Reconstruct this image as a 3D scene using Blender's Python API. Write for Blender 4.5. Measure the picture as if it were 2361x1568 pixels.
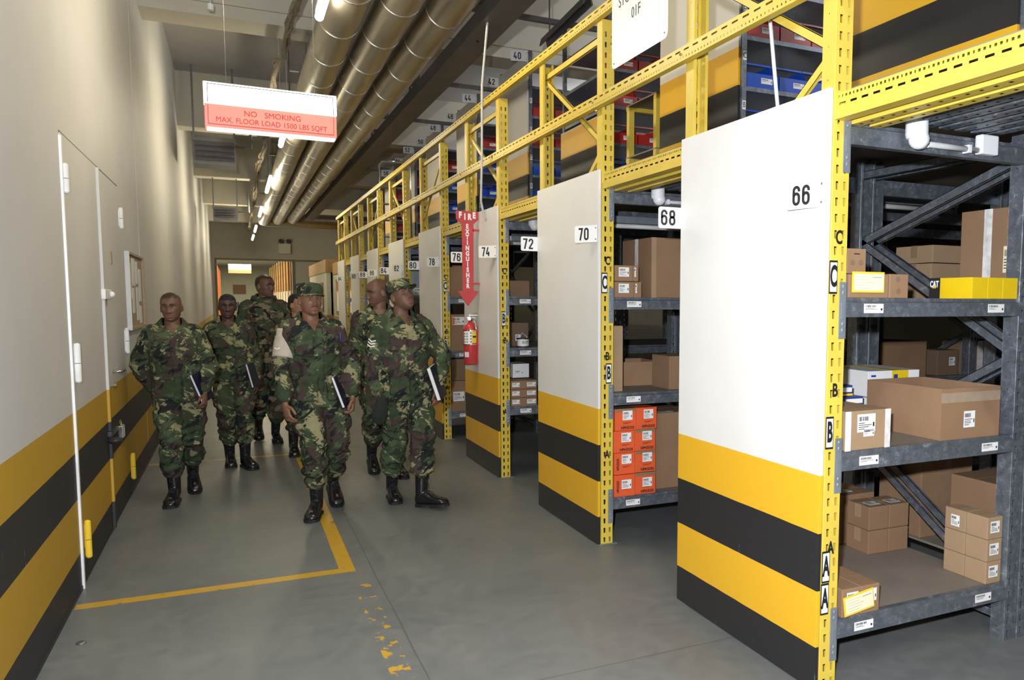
import bpy, bmesh, math, random
from math import sin, cos, pi, radians, sqrt, exp
from mathutils import Vector, Matrix, noise

random.seed(7)
SC = bpy.context.scene
COL = SC.collection
for _o in list(bpy.data.objects):
    bpy.data.objects.remove(_o, do_unlink=True)

# ------------------------------------------------------------------ camera
EYE = Vector((0, 0, 1.61))
YAW, PITCH, ROLL = .4531, -.0845, .0044
fw = Vector((sin(YAW) * cos(PITCH), cos(YAW) * cos(PITCH), sin(PITCH)))
rt = Vector((cos(YAW), -sin(YAW), 0))
up = rt.cross(fw)
rt, up = rt * cos(ROLL) + up * sin(ROLL), up * cos(ROLL) - rt * sin(ROLL)
cd = bpy.data.cameras.new('camera')
cam = bpy.data.objects.new('camera', cd)
COL.objects.link(cam)
cam.matrix_world = Matrix(((rt.x, up.x, -fw.x, EYE.x), (rt.y, up.y, -fw.y, EYE.y), (rt.z, up.z, -fw.z, EYE.z), (0, 0, 0, 1)))
cd.sensor_width = 36
cd.sensor_fit = 'HORIZONTAL'
cd.lens = 36 * 1818.24 / 2361
cd.shift_x = -(1428.79 - 1180.5) / 2361
cd.shift_y = (846.38 - 784) / 2361
cd.clip_start = .05
cd.clip_end = 200
SC.camera = cam

# ------------------------------------------------------------------ world, view, lights
W = bpy.data.worlds.new('world')
SC.world = W
W.use_nodes = True
W.node_tree.nodes['Background'].inputs[0].default_value = (.60, .62, .66, 1)
W.node_tree.nodes['Background'].inputs[1].default_value = .12
SC.view_settings.view_transform = 'Standard'
SC.view_settings.look = 'None'
SC.view_settings.gamma = 1
SC.view_settings.exposure = 0
SC.view_settings.use_curve_mapping = False
SC.cycles.use_denoising = True
SC.cycles.max_bounces = 6
SC.cycles.diffuse_bounces = 3
SC.cycles.glossy_bounces = 3
SC.cycles.transmission_bounces = 3
SC.cycles.sample_clamp_indirect = 6
SC.cycles.caustics_reflective = False
SC.cycles.caustics_refractive = False


def lamp(name, kind, loc, energy, color, size=None, size_y=None, rot=None, spot=None):
    l = bpy.data.lights.new(name, kind)
    l.energy = energy
    l.color = color
    if kind == 'AREA':
        l.shape = 'RECTANGLE' if size_y else 'SQUARE'
        l.size = size
        if size_y:
            l.size_y = size_y
    elif kind in ('POINT', 'SPOT'):
        l.shadow_soft_size = size or .05
        if spot:
            l.spot_size = spot
            l.spot_blend = .35
    o = bpy.data.objects.new(name, l)
    o.location = loc
    if rot is not None:
        o.rotation_euler = rot
    COL.objects.link(o)
    return o


# the photographer's flash, held just above the lens
FLASH = lamp('camera_flash', 'SPOT', (-.17, -.03, 1.84), 900, (.88, .92, 1.0), size=.035, spot=radians(165))
FLASH.rotation_euler = (Vector((sin(.36), cos(.36), -.03))).to_track_quat('-Z', 'Y').to_euler()
# fluorescent fittings over the near end of the corridor, behind the photographer
lamp('corridor_light', 'AREA', (.78, -.6, 4.05), 250, (1.0, .95, .84), size=.15, size_y=2.4)
# unseen cool fill lights, added to brighten the ceiling above the mezzanine
for _x, _y, _e in ((7.0, 2.0, 190), (7.0, 8.5, 190), (7.0, 15.0, 190)):
    lamp('mezzanine_fill', 'POINT', (_x, _y, 4.9), _e, (.92, .95, 1.0), size=.35)

# ------------------------------------------------------------------ materials
MAT = {}


def nmat(name):
    m = bpy.data.materials.new(name)
    m.use_nodes = True
    MAT[name] = m
    nt = m.node_tree
    return m, nt, nt.nodes['Principled BSDF']


def nd(nt, kind, **kw):
    n = nt.nodes.new(kind)
    for k, v in kw.items():
        if k.startswith('i_'):
            key = k[2:]
            key = int(key) if key.isdigit() else key.replace('_', ' ')
            n.inputs[key].default_value = v
        else:
            setattr(n, k, v)
    return n


def lk(nt, a, b):
    nt.links.new(a, b)


def ramp(nt, fac, stops, interp='LINEAR'):
    r = nt.nodes.new('ShaderNodeValToRGB')
    r.color_ramp.interpolation = interp
    e = r.color_ramp.elements
    while len(e) > 1:
        e.remove(e[-1])
    e[0].position, e[0].color = stops[0][0], tuple(stops[0][1]) + (1,)
    for p, c in stops[1:]:
        x = e.new(p)
        x.color = tuple(c) + (1,)
    if fac is not None:
        lk(nt, fac, r.inputs[0])
    return r


def mixc(nt, fac, a, b, kind='MIX'):
    m = nt.nodes.new('ShaderNodeMix')
    m.data_type = 'RGBA'
    m.blend_type = kind
    for s, v in ((0, fac), (6, a), (7, b)):
        if hasattr(v, 'is_linked') or hasattr(v, 'links'):
            lk(nt, v, m.inputs[s])
        elif isinstance(v, (int, float)):
            m.inputs[s].default_value = v
        else:
            m.inputs[s].default_value = tuple(v) + (1,)
    return m.outputs[2]


def mth(nt, op, a, b=None, c=None, clamp=False):
    m = nt.nodes.new('ShaderNodeMath')
    m.operation = op
    m.use_clamp = clamp
    for i, v in enumerate((a, b, c)):
        if v is None:
            continue
        if hasattr(v, 'links'):
            lk(nt, v, m.inputs[i])
        else:
            m.inputs[i].default_value = v
    return m.outputs[0]


def simple(name, col, rough=.5, metal=0, var=.08, scale=12, bump=0, spec=.5, coords='Object', emit=None, bscale=None):
    """paint / metal / plastic with slight noise mottling"""
    m, nt, b = nmat(name)
    b.inputs['Roughness'].default_value = rough
    b.inputs['Metallic'].default_value = metal
    b.inputs['Specular IOR Level'].default_value = spec
    if emit:
        b.inputs['Base Color'].default_value = (*col, 1)
        b.inputs['Emission Color'].default_value = (*emit[0], 1)
        b.inputs['Emission Strength'].default_value = emit[1]
        return m
    tc = nd(nt, 'ShaderNodeTexCoord')
    n = nd(nt, 'ShaderNodeTexNoise', i_Scale=scale, i_Detail=5)
    lk(nt, tc.outputs[coords], n.inputs['Vector'])
    lo = [max(0, c * (1 - var)) for c in col]
    hi = [min(1, c * (1 + var)) for c in col]
    r = ramp(nt, n.outputs[0], [(.3, lo), (.7, hi)])
    lk(nt, r.outputs[0], b.inputs['Base Color'])
    if bump:
        n2 = nd(nt, 'ShaderNodeTexNoise', i_Scale=bscale or scale * 6, i_Detail=3)
        lk(nt, tc.outputs[coords], n2.inputs['Vector'])
        bp = nd(nt, 'ShaderNodeBump', i_Strength=bump, i_Distance=.004)
        lk(nt, n2.outputs[0], bp.inputs['Height'])
        lk(nt, bp.outputs[0], b.inputs['Normal'])
    return m


def stripes(name, levels, base, rough=.45, wear=.35, chips=True, YEL=(.78, .43, .022)):
    """wall paint: BASE above, hazard bands below. levels = heights of the band edges, top to bottom"""
    BLK = (.022, .021, .022)
    m, nt, b = nmat(name)
    b.inputs['Roughness'].default_value = rough
    tc = nd(nt, 'ShaderNodeTexCoord')
    geo = nd(nt, 'ShaderNodeNewGeometry')
    sep = nd(nt, 'ShaderNodeSeparateXYZ')
    lk(nt, geo.outputs['Position'], sep.inputs[0])
    wob = nd(nt, 'ShaderNodeTexNoise', i_Scale=6.0, i_Detail=2)
    lk(nt, geo.outputs['Position'], wob.inputs['Vector'])
    z = mth(nt, 'ADD', sep.outputs['Z'], mth(nt, 'MULTIPLY', mth(nt, 'SUBTRACT', wob.outputs[0], .5), .004))
    col = None
    # dirty base
    n = nd(nt, 'ShaderNodeTexNoise', i_Scale=1.7, i_Detail=6)
    lk(nt, geo.outputs['Position'], n.inputs['Vector'])
    basec = ramp(nt, n.outputs[0], [(.3, [c * .93 for c in base]), (.62, base)]).outputs[0]
    seq = [YEL, BLK, YEL, BLK]
    col = basec
    for lv, c in zip(levels, seq):
        f = mth(nt, 'LESS_THAN', z, lv)
        col = mixc(nt, f, col, c)
    if chips:
        mp = nd(nt, 'ShaderNodeMapping')
        mp.inputs['Scale'].default_value = (1, 1, .28)
        lk(nt, geo.outputs['Position'], mp.inputs['Vector'])
        v = nd(nt, 'ShaderNodeTexNoise', i_Scale=45, i_Detail=2)
        lk(nt, mp.outputs[0], v.inputs['Vector'])
        f = ramp(nt, v.outputs[0], [(.74, (0, 0, 0)), (.77, (1, 1, 1))]).outputs[0]
        f = mth(nt, 'MULTIPLY', f, wear)
        col = mixc(nt, f, col, (.55, .52, .46))
    lk(nt, col, b.inputs['Base Color'])
    bn = nd(nt, 'ShaderNodeTexNoise', i_Scale=30, i_Detail=3)
    lk(nt, geo.outputs['Position'], bn.inputs['Vector'])
    bp = nd(nt, 'ShaderNodeBump', i_Strength=.12, i_Distance=.004)
    lk(nt, bn.outputs[0], bp.inputs['Height'])
    lk(nt, bp.outputs[0], b.inputs['Normal'])
    return m


stripes('wall_paint', (.985, .762, .506, .206), (.61, .60, .585), rough=.6, wear=.5, YEL=(.50, .30, .020))
stripes('panel_paint', (.907, .668, .427, .190), (.80, .79, .76), rough=.4, wear=.12)
stripes('deck_panel_paint', (3.34, 3.085, 2.835, 2.60), (.74, .71, .66), rough=.45, wear=.12)
simple('rack_yellow', (.68, .50, .070), rough=.38, var=.07, scale=7)
simple('edge_white', (.80, .80, .78), rough=.5)
simple('white_paint', (.80, .80, .78), rough=.4)
simple('ceiling_paint', (.50, .48, .46), rough=.8, var=.06, scale=1.3)
simple('beam_paint', (.62, .58, .47), rough=.6, var=.05, scale=1.5)
simple('end_wall_paint', (.48, .45, .36), rough=.6, var=.05, scale=1.1)
simple('black_metal', (.02, .02, .022), rough=.5)
simple('dark_duct', (.16, .15, .14), rough=.45, metal=.4, var=.15, scale=4)
simple('chrome', (.75, .75, .76), rough=.15, metal=1, var=.04)
simple('plastic_white', (.82, .83, .85), rough=.35, var=.02)
simple('sign_white', (.86, .86, .85), rough=.35, var=.02)
simple('ink_black', (.012, .013, .014), rough=.5, var=.02)
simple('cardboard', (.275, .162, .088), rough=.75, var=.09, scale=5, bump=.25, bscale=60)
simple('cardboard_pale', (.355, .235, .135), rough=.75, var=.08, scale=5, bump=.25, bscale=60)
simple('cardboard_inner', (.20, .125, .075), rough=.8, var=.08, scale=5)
simple('tape_brown', (.27, .175, .105), rough=.22, var=.06)
simple('tape_white', (.72, .70, .68), rough=.3, var=.2, scale=25)
simple('tape_clear', (.36, .27, .19), rough=.18, var=.1, scale=20)
simple('paper', (.83, .82, .80), rough=.6, var=.02)
simple('paper_cream', (.80, .76, .52), rough=.6, var=.03)
simple('paper_lines', (.35, .35, .36), rough=.6)
simple('tag_yellow', (.85, .58, .04), rough=.4, var=.03)
simple('box_yellow', (.80, .55, .01), rough=.4, var=.04)
simple('box_blue', (.02, .05, .25), rough=.4)
simple('box_orange', (.75, .11, .03), rough=.5, var=.05)
simple('bin_red', (.38, .025, .02), rough=.32, var=.05)
simple('bin_blue', (.012, .07, .42), rough=.32, var=.05)
simple('red_paint', (.52, .045, .045), rough=.3, var=.05)
simple('red_sign', (.50, .05, .06), rough=.45, var=.06)
simple('chipboard', (.22, .185, .15), rough=.7, var=.08, scale=9)
simple('orange_steel', (.55, .14, .03), rough=.4)
simple('cable_brown', (.27, .22, .15), rough=.8, var=.4, scale=30)
simple('conduit_grey', (.55, .55, .53), rough=.4)
simple('heater_metal', (.36, .34, .36), rough=.4, metal=.5, var=.05)
simple('wood_band', (.42, .26, .09), rough=.5, var=.15, scale=6)
simple('office_wall', (.60, .58, .46), rough=.6)
simple('window_frame_paint', (.20, .15, .08), rough=.5)
simple('glass_dark', (.10, .10, .09), rough=.08, spec=.8)
simple('cork', (.40, .30, .19), rough=.8, var=.1, scale=30)
simple('plywood_brown', (.22, .09, .03), rough=.5)
simple('steel_dark', (.20, .20, .20), rough=.4, metal=.7)
simple('disc_grey', (.12, .14, .16), rough=.5)
simple('door_paint', (.70, .68, .63), rough=.4)
simple('tube_glow', (.9, .9, .8), emit=((1.0, .885, .63), 86))
simple('sign_glow_white', (.9, .9, .85), emit=((1.0, .96, .84), 1.35))
simple('sign_glow_red', (.5, .12, .09), emit=((1.0, .30, .24), .72))
simple('sign_letter_red', (.55, .02, .01), rough=.4)
simple('sign_letter_faint', (.75, .62, .25), emit=((1.0, .80, .42), .75))
simple('far_glow_red', (.9, .2, .1), emit=((1.0, .2, .06), 1.4))


def galv():
    m, nt, b = nmat('galvanised')
    b.inputs['Metallic'].default_value = .55
    b.inputs['Roughness'].default_value = .42
    tc = nd(nt, 'ShaderNodeTexCoord')
    v = nd(nt, 'ShaderNodeTexVoronoi', i_Scale=300.0)
    n = nd(nt, 'ShaderNodeTexNoise', i_Scale=26, i_Detail=8, i_Distortion=.5, i_Roughness=.62)
    lk(nt, tc.outputs['Object'], v.inputs['Vector'])
    lk(nt, tc.outputs['Object'], n.inputs['Vector'])
    sx = nd(nt, 'ShaderNodeSeparateXYZ')
    lk(nt, v.outputs['Color'], sx.inputs[0])
    a = mth(nt, 'ADD', mth(nt, 'MULTIPLY', sx.outputs[0], .16), mth(nt, 'MULTIPLY', n.outputs[0], .90))
    r = ramp(nt, a, [(.34, (.13, .145, .165)), (.58, (.19, .21, .24)), (.66, (.25, .275, .305)), (.74, (.42, .45, .49))])
    lk(nt, r.outputs[0], b.inputs['Base Color'])
    r2 = ramp(nt, n.outputs[0], [(.35, (.34,) * 3), (.7, (.55,) * 3)])
    lk(nt, r2.outputs[0], b.inputs['Roughness'])


galv()
simple('galv_plain', (.30, .33, .37), rough=.38, metal=.5, var=.1, scale=15)


def pipe_mat():
    m, nt, b = nmat('pipe_cladding')
    b.inputs['Metallic'].default_value = 1
    b.inputs['Base Color'].default_value = (.60, .56, .49, 1)
    b.inputs['Roughness'].default_value = .27
    tc = nd(nt, 'ShaderNodeTexCoord')
    mp = nd(nt, 'ShaderNodeMapping')
    mp.inputs['Scale'].default_value = (1, .15, 1)
    lk(nt, tc.outputs['Object'], mp.inputs['Vector'])
    n = nd(nt, 'ShaderNodeTexNoise', i_Scale=9, i_Detail=4)
    lk(nt, mp.outputs[0], n.inputs['Vector'])
    r = ramp(nt, n.outputs[0], [(.3, (.43, .39, .32)), (.7, (.52, .48, .40))])
    lk(nt, r.outputs[0], b.inputs['Base Color'])
    r = ramp(nt, n.outputs[0], [(.3, (.37,) * 3), (.7, (.41,) * 3)])
    lk(nt, r.outputs[0], b.inputs['Roughness'])


pipe_mat()


def floor_mat():
    m, nt, b = nmat('floor_paint')
    geo = nd(nt, 'ShaderNodeNewGeometry')
    P = geo.outputs['Position']
    sep = nd(nt, 'ShaderNodeSeparateXYZ')
    lk(nt, P, sep.inputs[0])
    X, Y = sep.outputs['X'], sep.outputs['Y']
    n1 = nd(nt, 'ShaderNodeTexNoise', i_Scale=1.2, i_Detail=7, i_Roughness=.6)
    n2 = nd(nt, 'ShaderNodeTexNoise', i_Scale=14, i_Detail=5)
    lk(nt, P, n1.inputs['Vector'])
    lk(nt, P, n2.inputs['Vector'])
    base = ramp(nt, n1.outputs[0], [(.3, (.132, .142, .143)), (.5, (.160, .168, .166)), (.72, (.195, .196, .186))]).outputs[0]
    fine = ramp(nt, n2.outputs[0], [(.35, (.92, .92, .92)), (.65, (1.05, 1.05, 1.05))]).outputs[0]
    col = mixc(nt, 1.0, base, fine, 'MULTIPLY')
    # scuffs
    mp = nd(nt, 'ShaderNodeMapping')
    mp.inputs['Scale'].default_value = (1.5, 9, 1)
    mp.inputs['Rotation'].default_value = (0, 0, .5)
    lk(nt, P, mp.inputs['Vector'])
    n3 = nd(nt, 'ShaderNodeTexNoise', i_Scale=5, i_Detail=3)
    lk(nt, mp.outputs[0], n3.inputs['Vector'])
    sc = ramp(nt, n3.outputs[0], [(.68, (0, 0, 0)), (.75, (1, 1, 1))]).outputs[0]
    col = mixc(nt, mth(nt, 'MULTIPLY', sc, .25), col, (.30, .30, .28))

    wear = nd(nt, 'ShaderNodeTexNoise', i_Scale=11, i_Detail=6, i_Roughness=.65)
    lk(nt, P, wear.inputs['Vector'])

    def box(x0, x1, y0, y1, thr):
        f = mth(nt, 'MULTIPLY', mth(nt, 'GREATER_THAN', X, x0), mth(nt, 'LESS_THAN', X, x1))
        f = mth(nt, 'MULTIPLY', f, mth(nt, 'MULTIPLY', mth(nt, 'GREATER_THAN', Y, y0), mth(nt, 'LESS_THAN', Y, y1)))
        return mth(nt, 'MULTIPLY', f, mth(nt, 'LESS_THAN', wear.outputs[0], thr))
    for bx in ((-.80, .595, 4.79, 4.872, .64), (.508, .595, 4.79, 8.8, .62), (.55, .64, 3.0, 4.55, .45), (-.80, .595, 8.73, 8.80, .56), (.52, .60, 8.8, 16, .52)):
        col = mixc(nt, box(*bx), col, (.55, .33, .03))
    # joints in the slab
    wv = mth(nt, 'MULTIPLY', mth(nt, 'SUBTRACT', n1.outputs[0], .5), .02)
    for ax, v in ((X, .69), (Y, 9.3), (Y, 3.05)):
        d = mth(nt, 'ABSOLUTE', mth(nt, 'SUBTRACT', mth(nt, 'ADD', ax, wv), v))
        f = mth(nt, 'LESS_THAN', d, .0035)
        col = mixc(nt, mth(nt, 'MULTIPLY', f, .55), col, (.05, .05, .05))
    lk(nt, col, b.inputs['Base Color'])
    rr = ramp(nt, n2.outputs[0], [(.3, (.36,) * 3), (.7, (.50,) * 3)])
    lk(nt, rr.outputs[0], b.inputs['Roughness'])
    bp = nd(nt, 'ShaderNodeBump', i_Strength=.25, i_Distance=.006)
    bn = nd(nt, 'ShaderNodeTexNoise', i_Scale=5, i_Detail=8)
    lk(nt, P, bn.inputs['Vector'])
    lk(nt, bn.outputs[0], bp.inputs['Height'])
    lk(nt, bp.outputs[0], b.inputs['Normal'])


floor_mat()


def cloth(name, cols, kind):
    """disruptive camouflage print. cols = base green, tan, brown, black"""
    m, nt, b = nmat(name)
    b.inputs['Roughness'].default_value = .9
    b.inputs['Specular IOR Level'].default_value = .2
    tc = nd(nt, 'ShaderNodeTexCoord')
    oi = nd(nt, 'ShaderNodeObjectInfo')
    add = nd(nt, 'ShaderNodeVectorMath', operation='ADD')
    cmb = nd(nt, 'ShaderNodeCombineXYZ')
    rv = mth(nt, 'MULTIPLY', oi.outputs['Random'], 9.0)
    lk(nt, rv, cmb.inputs[0])
    lk(nt, rv, cmb.inputs[2])
    lk(nt, tc.outputs['Object'], add.inputs[0])
    lk(nt, cmb.outputs[0], add.inputs[1])
    V = add.outputs[0]

    def nz(scale, rot, st, dist, off, detail=2.0):
        m0 = nd(nt, 'ShaderNodeMapping')
        m0.inputs['Rotation'].default_value = rot
        m0.inputs['Location'].default_value = (off, off * 1.7, -off)
        lk(nt, V, m0.inputs['Vector'])
        mp = nd(nt, 'ShaderNodeMapping')
        mp.inputs['Scale'].default_value = st
        lk(nt, m0.outputs[0], mp.inputs['Vector'])
        n = nd(nt, 'ShaderNodeTexNoise', i_Scale=scale, i_Detail=detail, i_Distortion=dist)
        lk(nt, mp.outputs[0], n.inputs['Vector'])
        return n.outputs[0]
    green, tan, brown, black = cols
    if kind == 'dpm':
        brush = nz(44, (.3, 1.1, .2), (1, 1, .24), .8, 3, 1)
        brush2 = nz(40, (.2, -.9, .4), (1, 1, .24), .8, 8, 1)
        gl = nz(6, (0, 0, 0), (1, 1, 1), .3, 21)
        col = mixc(nt, ramp(nt, gl, [(.46, (0, 0, 0)), (.52, (1, 1, 1))]).outputs[0], green, [c * .62 for c in green])
        t = mth(nt, 'ADD', nz(9, (0, .6, 0), (1, 1, .7), .5, 11), mth(nt, 'MULTIPLY', brush, .62))
        col = mixc(nt, ramp(nt, t, [(.895, (0, 0, 0)), (.91, (1, 1, 1))]).outputs[0], col, tan)
        br = mth(nt, 'ADD', nz(6.5, (.3, .3, 0), (1, 1, .75), .9, 5), mth(nt, 'MULTIPLY', brush2, .28))
        col = mixc(nt, ramp(nt, br, [(.675, (0, 0, 0)), (.688, (1, 1, 1))]).outputs[0], col, brown)
        bk = mth(nt, 'ADD', nz(8.5, (0, -.7, .5), (1, 1, .6), 1.0, 17), mth(nt, 'MULTIPLY', brush2, .60))
        col = mixc(nt, ramp(nt, bk, [(.90, (0, 0, 0)), (.92, (1, 1, 1))]).outputs[0], col, black)
    else:
        a = nz(6, (0, 0, 0), (1, 1, 1.7), .8, 4)
        c2 = nz(6.5, (0, .2, 0), (1, 1, 1.8), .9, 13)
        c3 = nz(7, (0, -.2, 0), (1, 1, 1.6), 1.0, 27)
        col = mixc(nt, ramp(nt, a, [(.50, (0, 0, 0)), (.51, (1, 1, 1))]).outputs[0], green, brown)
        col = mixc(nt, ramp(nt, c2, [(.54, (0, 0, 0)), (.55, (1, 1, 1))]).outputs[0], col, tan)
        col = mixc(nt, ramp(nt, c3, [(.58, (0, 0, 0)), (.59, (1, 1, 1))]).outputs[0], col, black)
    lk(nt, col, b.inputs['Base Color'])
    wv = nd(nt, 'ShaderNodeTexNoise', i_Scale=16, i_Detail=4, i_Distortion=1.2)
    lk(nt, V, wv.inputs['Vector'])
    bp = nd(nt, 'ShaderNodeBump', i_Strength=.5, i_Distance=.02)
    lk(nt, wv.outputs[0], bp.inputs['Height'])
    lk(nt, bp.outputs[0], b.inputs['Normal'])


cloth('camo_brush', ((.066, .092, .048), (.26, .24, .13), (.058, .040, .035), (.016, .018, .018)), 'dpm')
cloth('camo_blotch', ((.050, .075, .042), (.215, .18, .115), (.085, .055, .036), (.015, .018, .018)), 'm81')
simple('boot_leather', (.012, .012, .014), rough=.22, var=.1, scale=20, bump=.4, bscale=45)
simple('boot_sole', (.010, .010, .010), rough=.7)
simple('beret_felt', (.010, .016, .013), rough=.95, var=.2, scale=40)
simple('armband_cloth', (.46, .40, .33), rough=.9, var=.1, scale=20, bump=.4)
simple('hair_black', (.010, .009, .009), rough=.7, var=.3, scale=120, bump=.6, bscale=260)
simple('book_cover', (.008, .010, .030), rough=.35)
simple('eye_white', (.36, .32, .29), rough=.25)
simple('eye_iris', (.02, .012, .008), rough=.15)
simple('pen_blue', (.03, .07, .40), rough=.3)
simple('black_shirt', (.012, .012, .013), rough=.9)


def skin(name, col, lip):
    m, nt, b = nmat(name)
    b.inputs['Roughness'].default_value = .50
    b.inputs['Specular IOR Level'].default_value = .38
    b.inputs['Subsurface Weight'].default_value = .06
    b.inputs['Subsurface Radius'].default_value = (.02, .008, .004)
    tc = nd(nt, 'ShaderNodeTexCoord')
    n = nd(nt, 'ShaderNodeTexNoise', i_Scale=28, i_Detail=5)
    lk(nt, tc.outputs['Object'], n.inputs['Vector'])
    r = ramp(nt, n.outputs[0], [(.3, [c * .82 for c in col]), (.7, [c * 1.12 for c in col])])
    at = nd(nt, 'ShaderNodeAttribute', attribute_name='lips')
    c = mixc(nt, at.outputs['Fac'], r.outputs[0], lip)
    at2 = nd(nt, 'ShaderNodeAttribute', attribute_name='stubble')
    c = mixc(nt, mth(nt, 'MULTIPLY', at2.outputs['Fac'], .85), c, [x * .16 for x in col])
    lk(nt, c, b.inputs['Base Color'])
    bp = nd(nt, 'ShaderNodeBump', i_Strength=.15, i_Distance=.002)
    n2 = nd(nt, 'ShaderNodeTexNoise', i_Scale=220, i_Detail=2)
    lk(nt, tc.outputs['Object'], n2.inputs['Vector'])
    lk(nt, n2.outputs[0], bp.inputs['Height'])
    lk(nt, bp.outputs[0], b.inputs['Normal'])


skin('skin_brown', (.150, .078, .050), (.20, .085, .07))
skin('skin_dark', (.085, .043, .032), (.12, .05, .045))
skin('skin_warm', (.215, .108, .066), (.24, .09, .075))
skin('skin_light', (.36, .19, .12), (.30, .11, .09))

# ------------------------------------------------------------------ helpers
I4 = Matrix.Identity(4)


def M(loc=(0, 0, 0), rz=0, rx=0, ry=0):
    return Matrix.Translation(loc) @ Matrix.Rotation(rz, 4, 'Z') @ Matrix.Rotation(ry, 4, 'Y') @ Matrix.Rotation(rx, 4, 'X')


class MB:
    """collects shapes and links them as ONE mesh object"""

    def __init__(s):
        s.v, s.f, s.m, s.sm = [], [], [], []
        s.mi, s.smooth = 0, False

    def add(s, vs, fs, T=None):
        o = len(s.v)
        s.v += [tuple((T @ Vector(p)) if T else p) for p in vs]
        s.f += [tuple(i + o for i in f) for f in fs]
        s.m += [s.mi] * len(fs)
        s.sm += [s.smooth] * len(fs)
        return s

    def box(s, x0, x1, y0, y1, z0, z1, T=None, b=0.0):
        if b <= 0:
            vs = [(x, y, z) for z in (z0, z1) for y in (y0, y1) for x in (x0, x1)]
            fs = [(0, 2, 3, 1), (4, 5, 7, 6), (0, 1, 5, 4), (2, 6, 7, 3), (0, 4, 6, 2), (1, 3, 7, 5)]
            return s.add(vs, fs, T)
        bm = bmesh.new()
        bmesh.ops.create_cube(bm, size=1)
        for v in bm.verts:
            v.co = Vector(((x0 + x1) / 2 + v.co.x * (x1 - x0), (y0 + y1) / 2 + v.co.y * (y1 - y0), (z0 + z1) / 2 + v.co.z * (z1 - z0)))
        bmesh.ops.bevel(bm, geom=bm.edges[:], offset=b, segments=2, profile=.6, affect='EDGES')
        return s.addbm(bm, T)

    def addbm(s, bm, T=None):
        bm.verts.index_update()
        s.add([v.co.copy() for v in bm.verts], [[v.index for v in f.verts] for f in bm.faces], T)
        bm.free()
        return s

    def prism(s, pts, a0, a1, axis='z', T=None):
        """polygon pts (2D) extruded from a0 to a1 along axis"""
        n = len(pts)

        def P(p, a):
            return {'z': (p[0], p[1], a), 'y': (p[0], a, p[1]), 'x': (a, p[0], p[1])}[axis]
        vs = [P(p, a0) for p in pts] + [P(p, a1) for p in pts]
        fs = [tuple(range(n))[::-1], tuple(range(n, 2 * n))] + [(i, (i + 1) % n, n + (i + 1) % n, n + i) for i in range(n)]
        return s.add(vs, fs, T)

    def tube(s, path, r, n=12, T=None, cap=True):
        """r may be a number or a list (one per point)"""
        path = [Vector(p) for p in path]
        rs = r if isinstance(r, (list, tuple)) else [r] * len(path)
        rings = []
        u = None
        for i, p in enumerate(path):
            d = (path[min(i + 1, len(path) - 1)] - path[max(i - 1, 0)]).normalized()
            if u is None:
                u = d.orthogonal().normalized()
            u = (u - d * u.dot(d)).normalized()
            w = d.cross(u)
            rings.append([p + (u * cos(2 * pi * k / n) + w * sin(2 * pi * k / n)) * rs[i] for k in range(n)])
        return s.loft(rings, T, cap)

    def loft(s, rings, T=None, cap=True):
        n = len(rings[0])
        vs = [p for r in rings for p in r]
        fs = [(i * n + k, i * n + (k + 1) % n, (i + 1) * n + (k + 1) % n, (i + 1) * n + k) for i in range(len(rings) - 1) for k in range(n)]
        if cap:
            fs += [tuple(range(n))[::-1], tuple((len(rings) - 1) * n + k for k in range(n))]
        return s.add(vs, fs, T)

    def ball(s, c, rx, ry=None, rz=None, T=None, n=16):
        ry, rz = ry or rx, rz or rx
        vs = [(0, 0, -1)]
        h = n // 2
        for i in range(1, h):
            a = -pi / 2 + pi * i / h
            vs += [(cos(a) * cos(2 * pi * k / n), cos(a) * sin(2 * pi * k / n), sin(a)) for k in range(n)]
        vs.append((0, 0, 1))
        fs = [(0, 1 + (k + 1) % n, 1 + k) for k in range(n)]
        for i in range(h - 2):
            fs += [(1 + i * n + k, 1 + i * n + (k + 1) % n, 1 + (i + 1) * n + (k + 1) % n, 1 + (i + 1) * n + k) for k in range(n)]
        t = len(vs) - 1
        fs += [(t, t - n + k, t - n + (k + 1) % n) for k in range(n)]
        TT = (T or I4) @ Matrix.Translation(c) @ Matrix.Diagonal((rx, ry, rz, 1))
        return s.add(vs, fs, TT)

    def quadhole(s, P, u0, u1, v0, v1, hole):
        """face cell [u0,u1]x[v0,v1] with a four-cornered hole; P(u,v) -> 3D point"""
        o = [(u0, v0), (u1, v0), (u1, v1), (u0, v1)]
        vs = [P(*q) for q in o + list(hole)]
        return s.add(vs, [(i, (i + 1) % 4, 4 + (i + 1) % 4, 4 + i) for i in range(4)])

    def quad(s, P, u0, u1, v0, v1):
        return s.add([P(u0, v0), P(u1, v0), P(u1, v1), P(u0, v1)], [(0, 1, 2, 3)])

    def build(s, name, mat, parent=None, solid=0, smooth=False, weld=False):
        me = bpy.data.meshes.new(name)
        me.from_pydata(s.v, [], s.f)
        mats = mat if isinstance(mat, (list, tuple)) else [mat]
        for q in mats:
            me.materials.append(MAT[q])
        if len(mats) > 1:
            me.polygons.foreach_set('material_index', s.m)
        if weld or solid:
            bm = bmesh.new()
            bm.from_mesh(me)
            bmesh.ops.remove_doubles(bm, verts=bm.verts[:], dist=1e-5)
            bm.to_mesh(me)
            bm.free()
        if smooth:
            me.polygons.foreach_set('use_smooth', [True] * len(me.polygons))
        elif any(s.sm) and len(s.sm) == len(me.polygons):
            me.polygons.foreach_set('use_smooth', s.sm)
        me.update()
        o = bpy.data.objects.new(name, me)
        COL.objects.link(o)
        if parent:
            o.parent = parent
        if solid:
            md = o.modifiers.new('solid', 'SOLIDIFY')
            md.thickness = solid
            md.offset = 0
        return o


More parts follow.
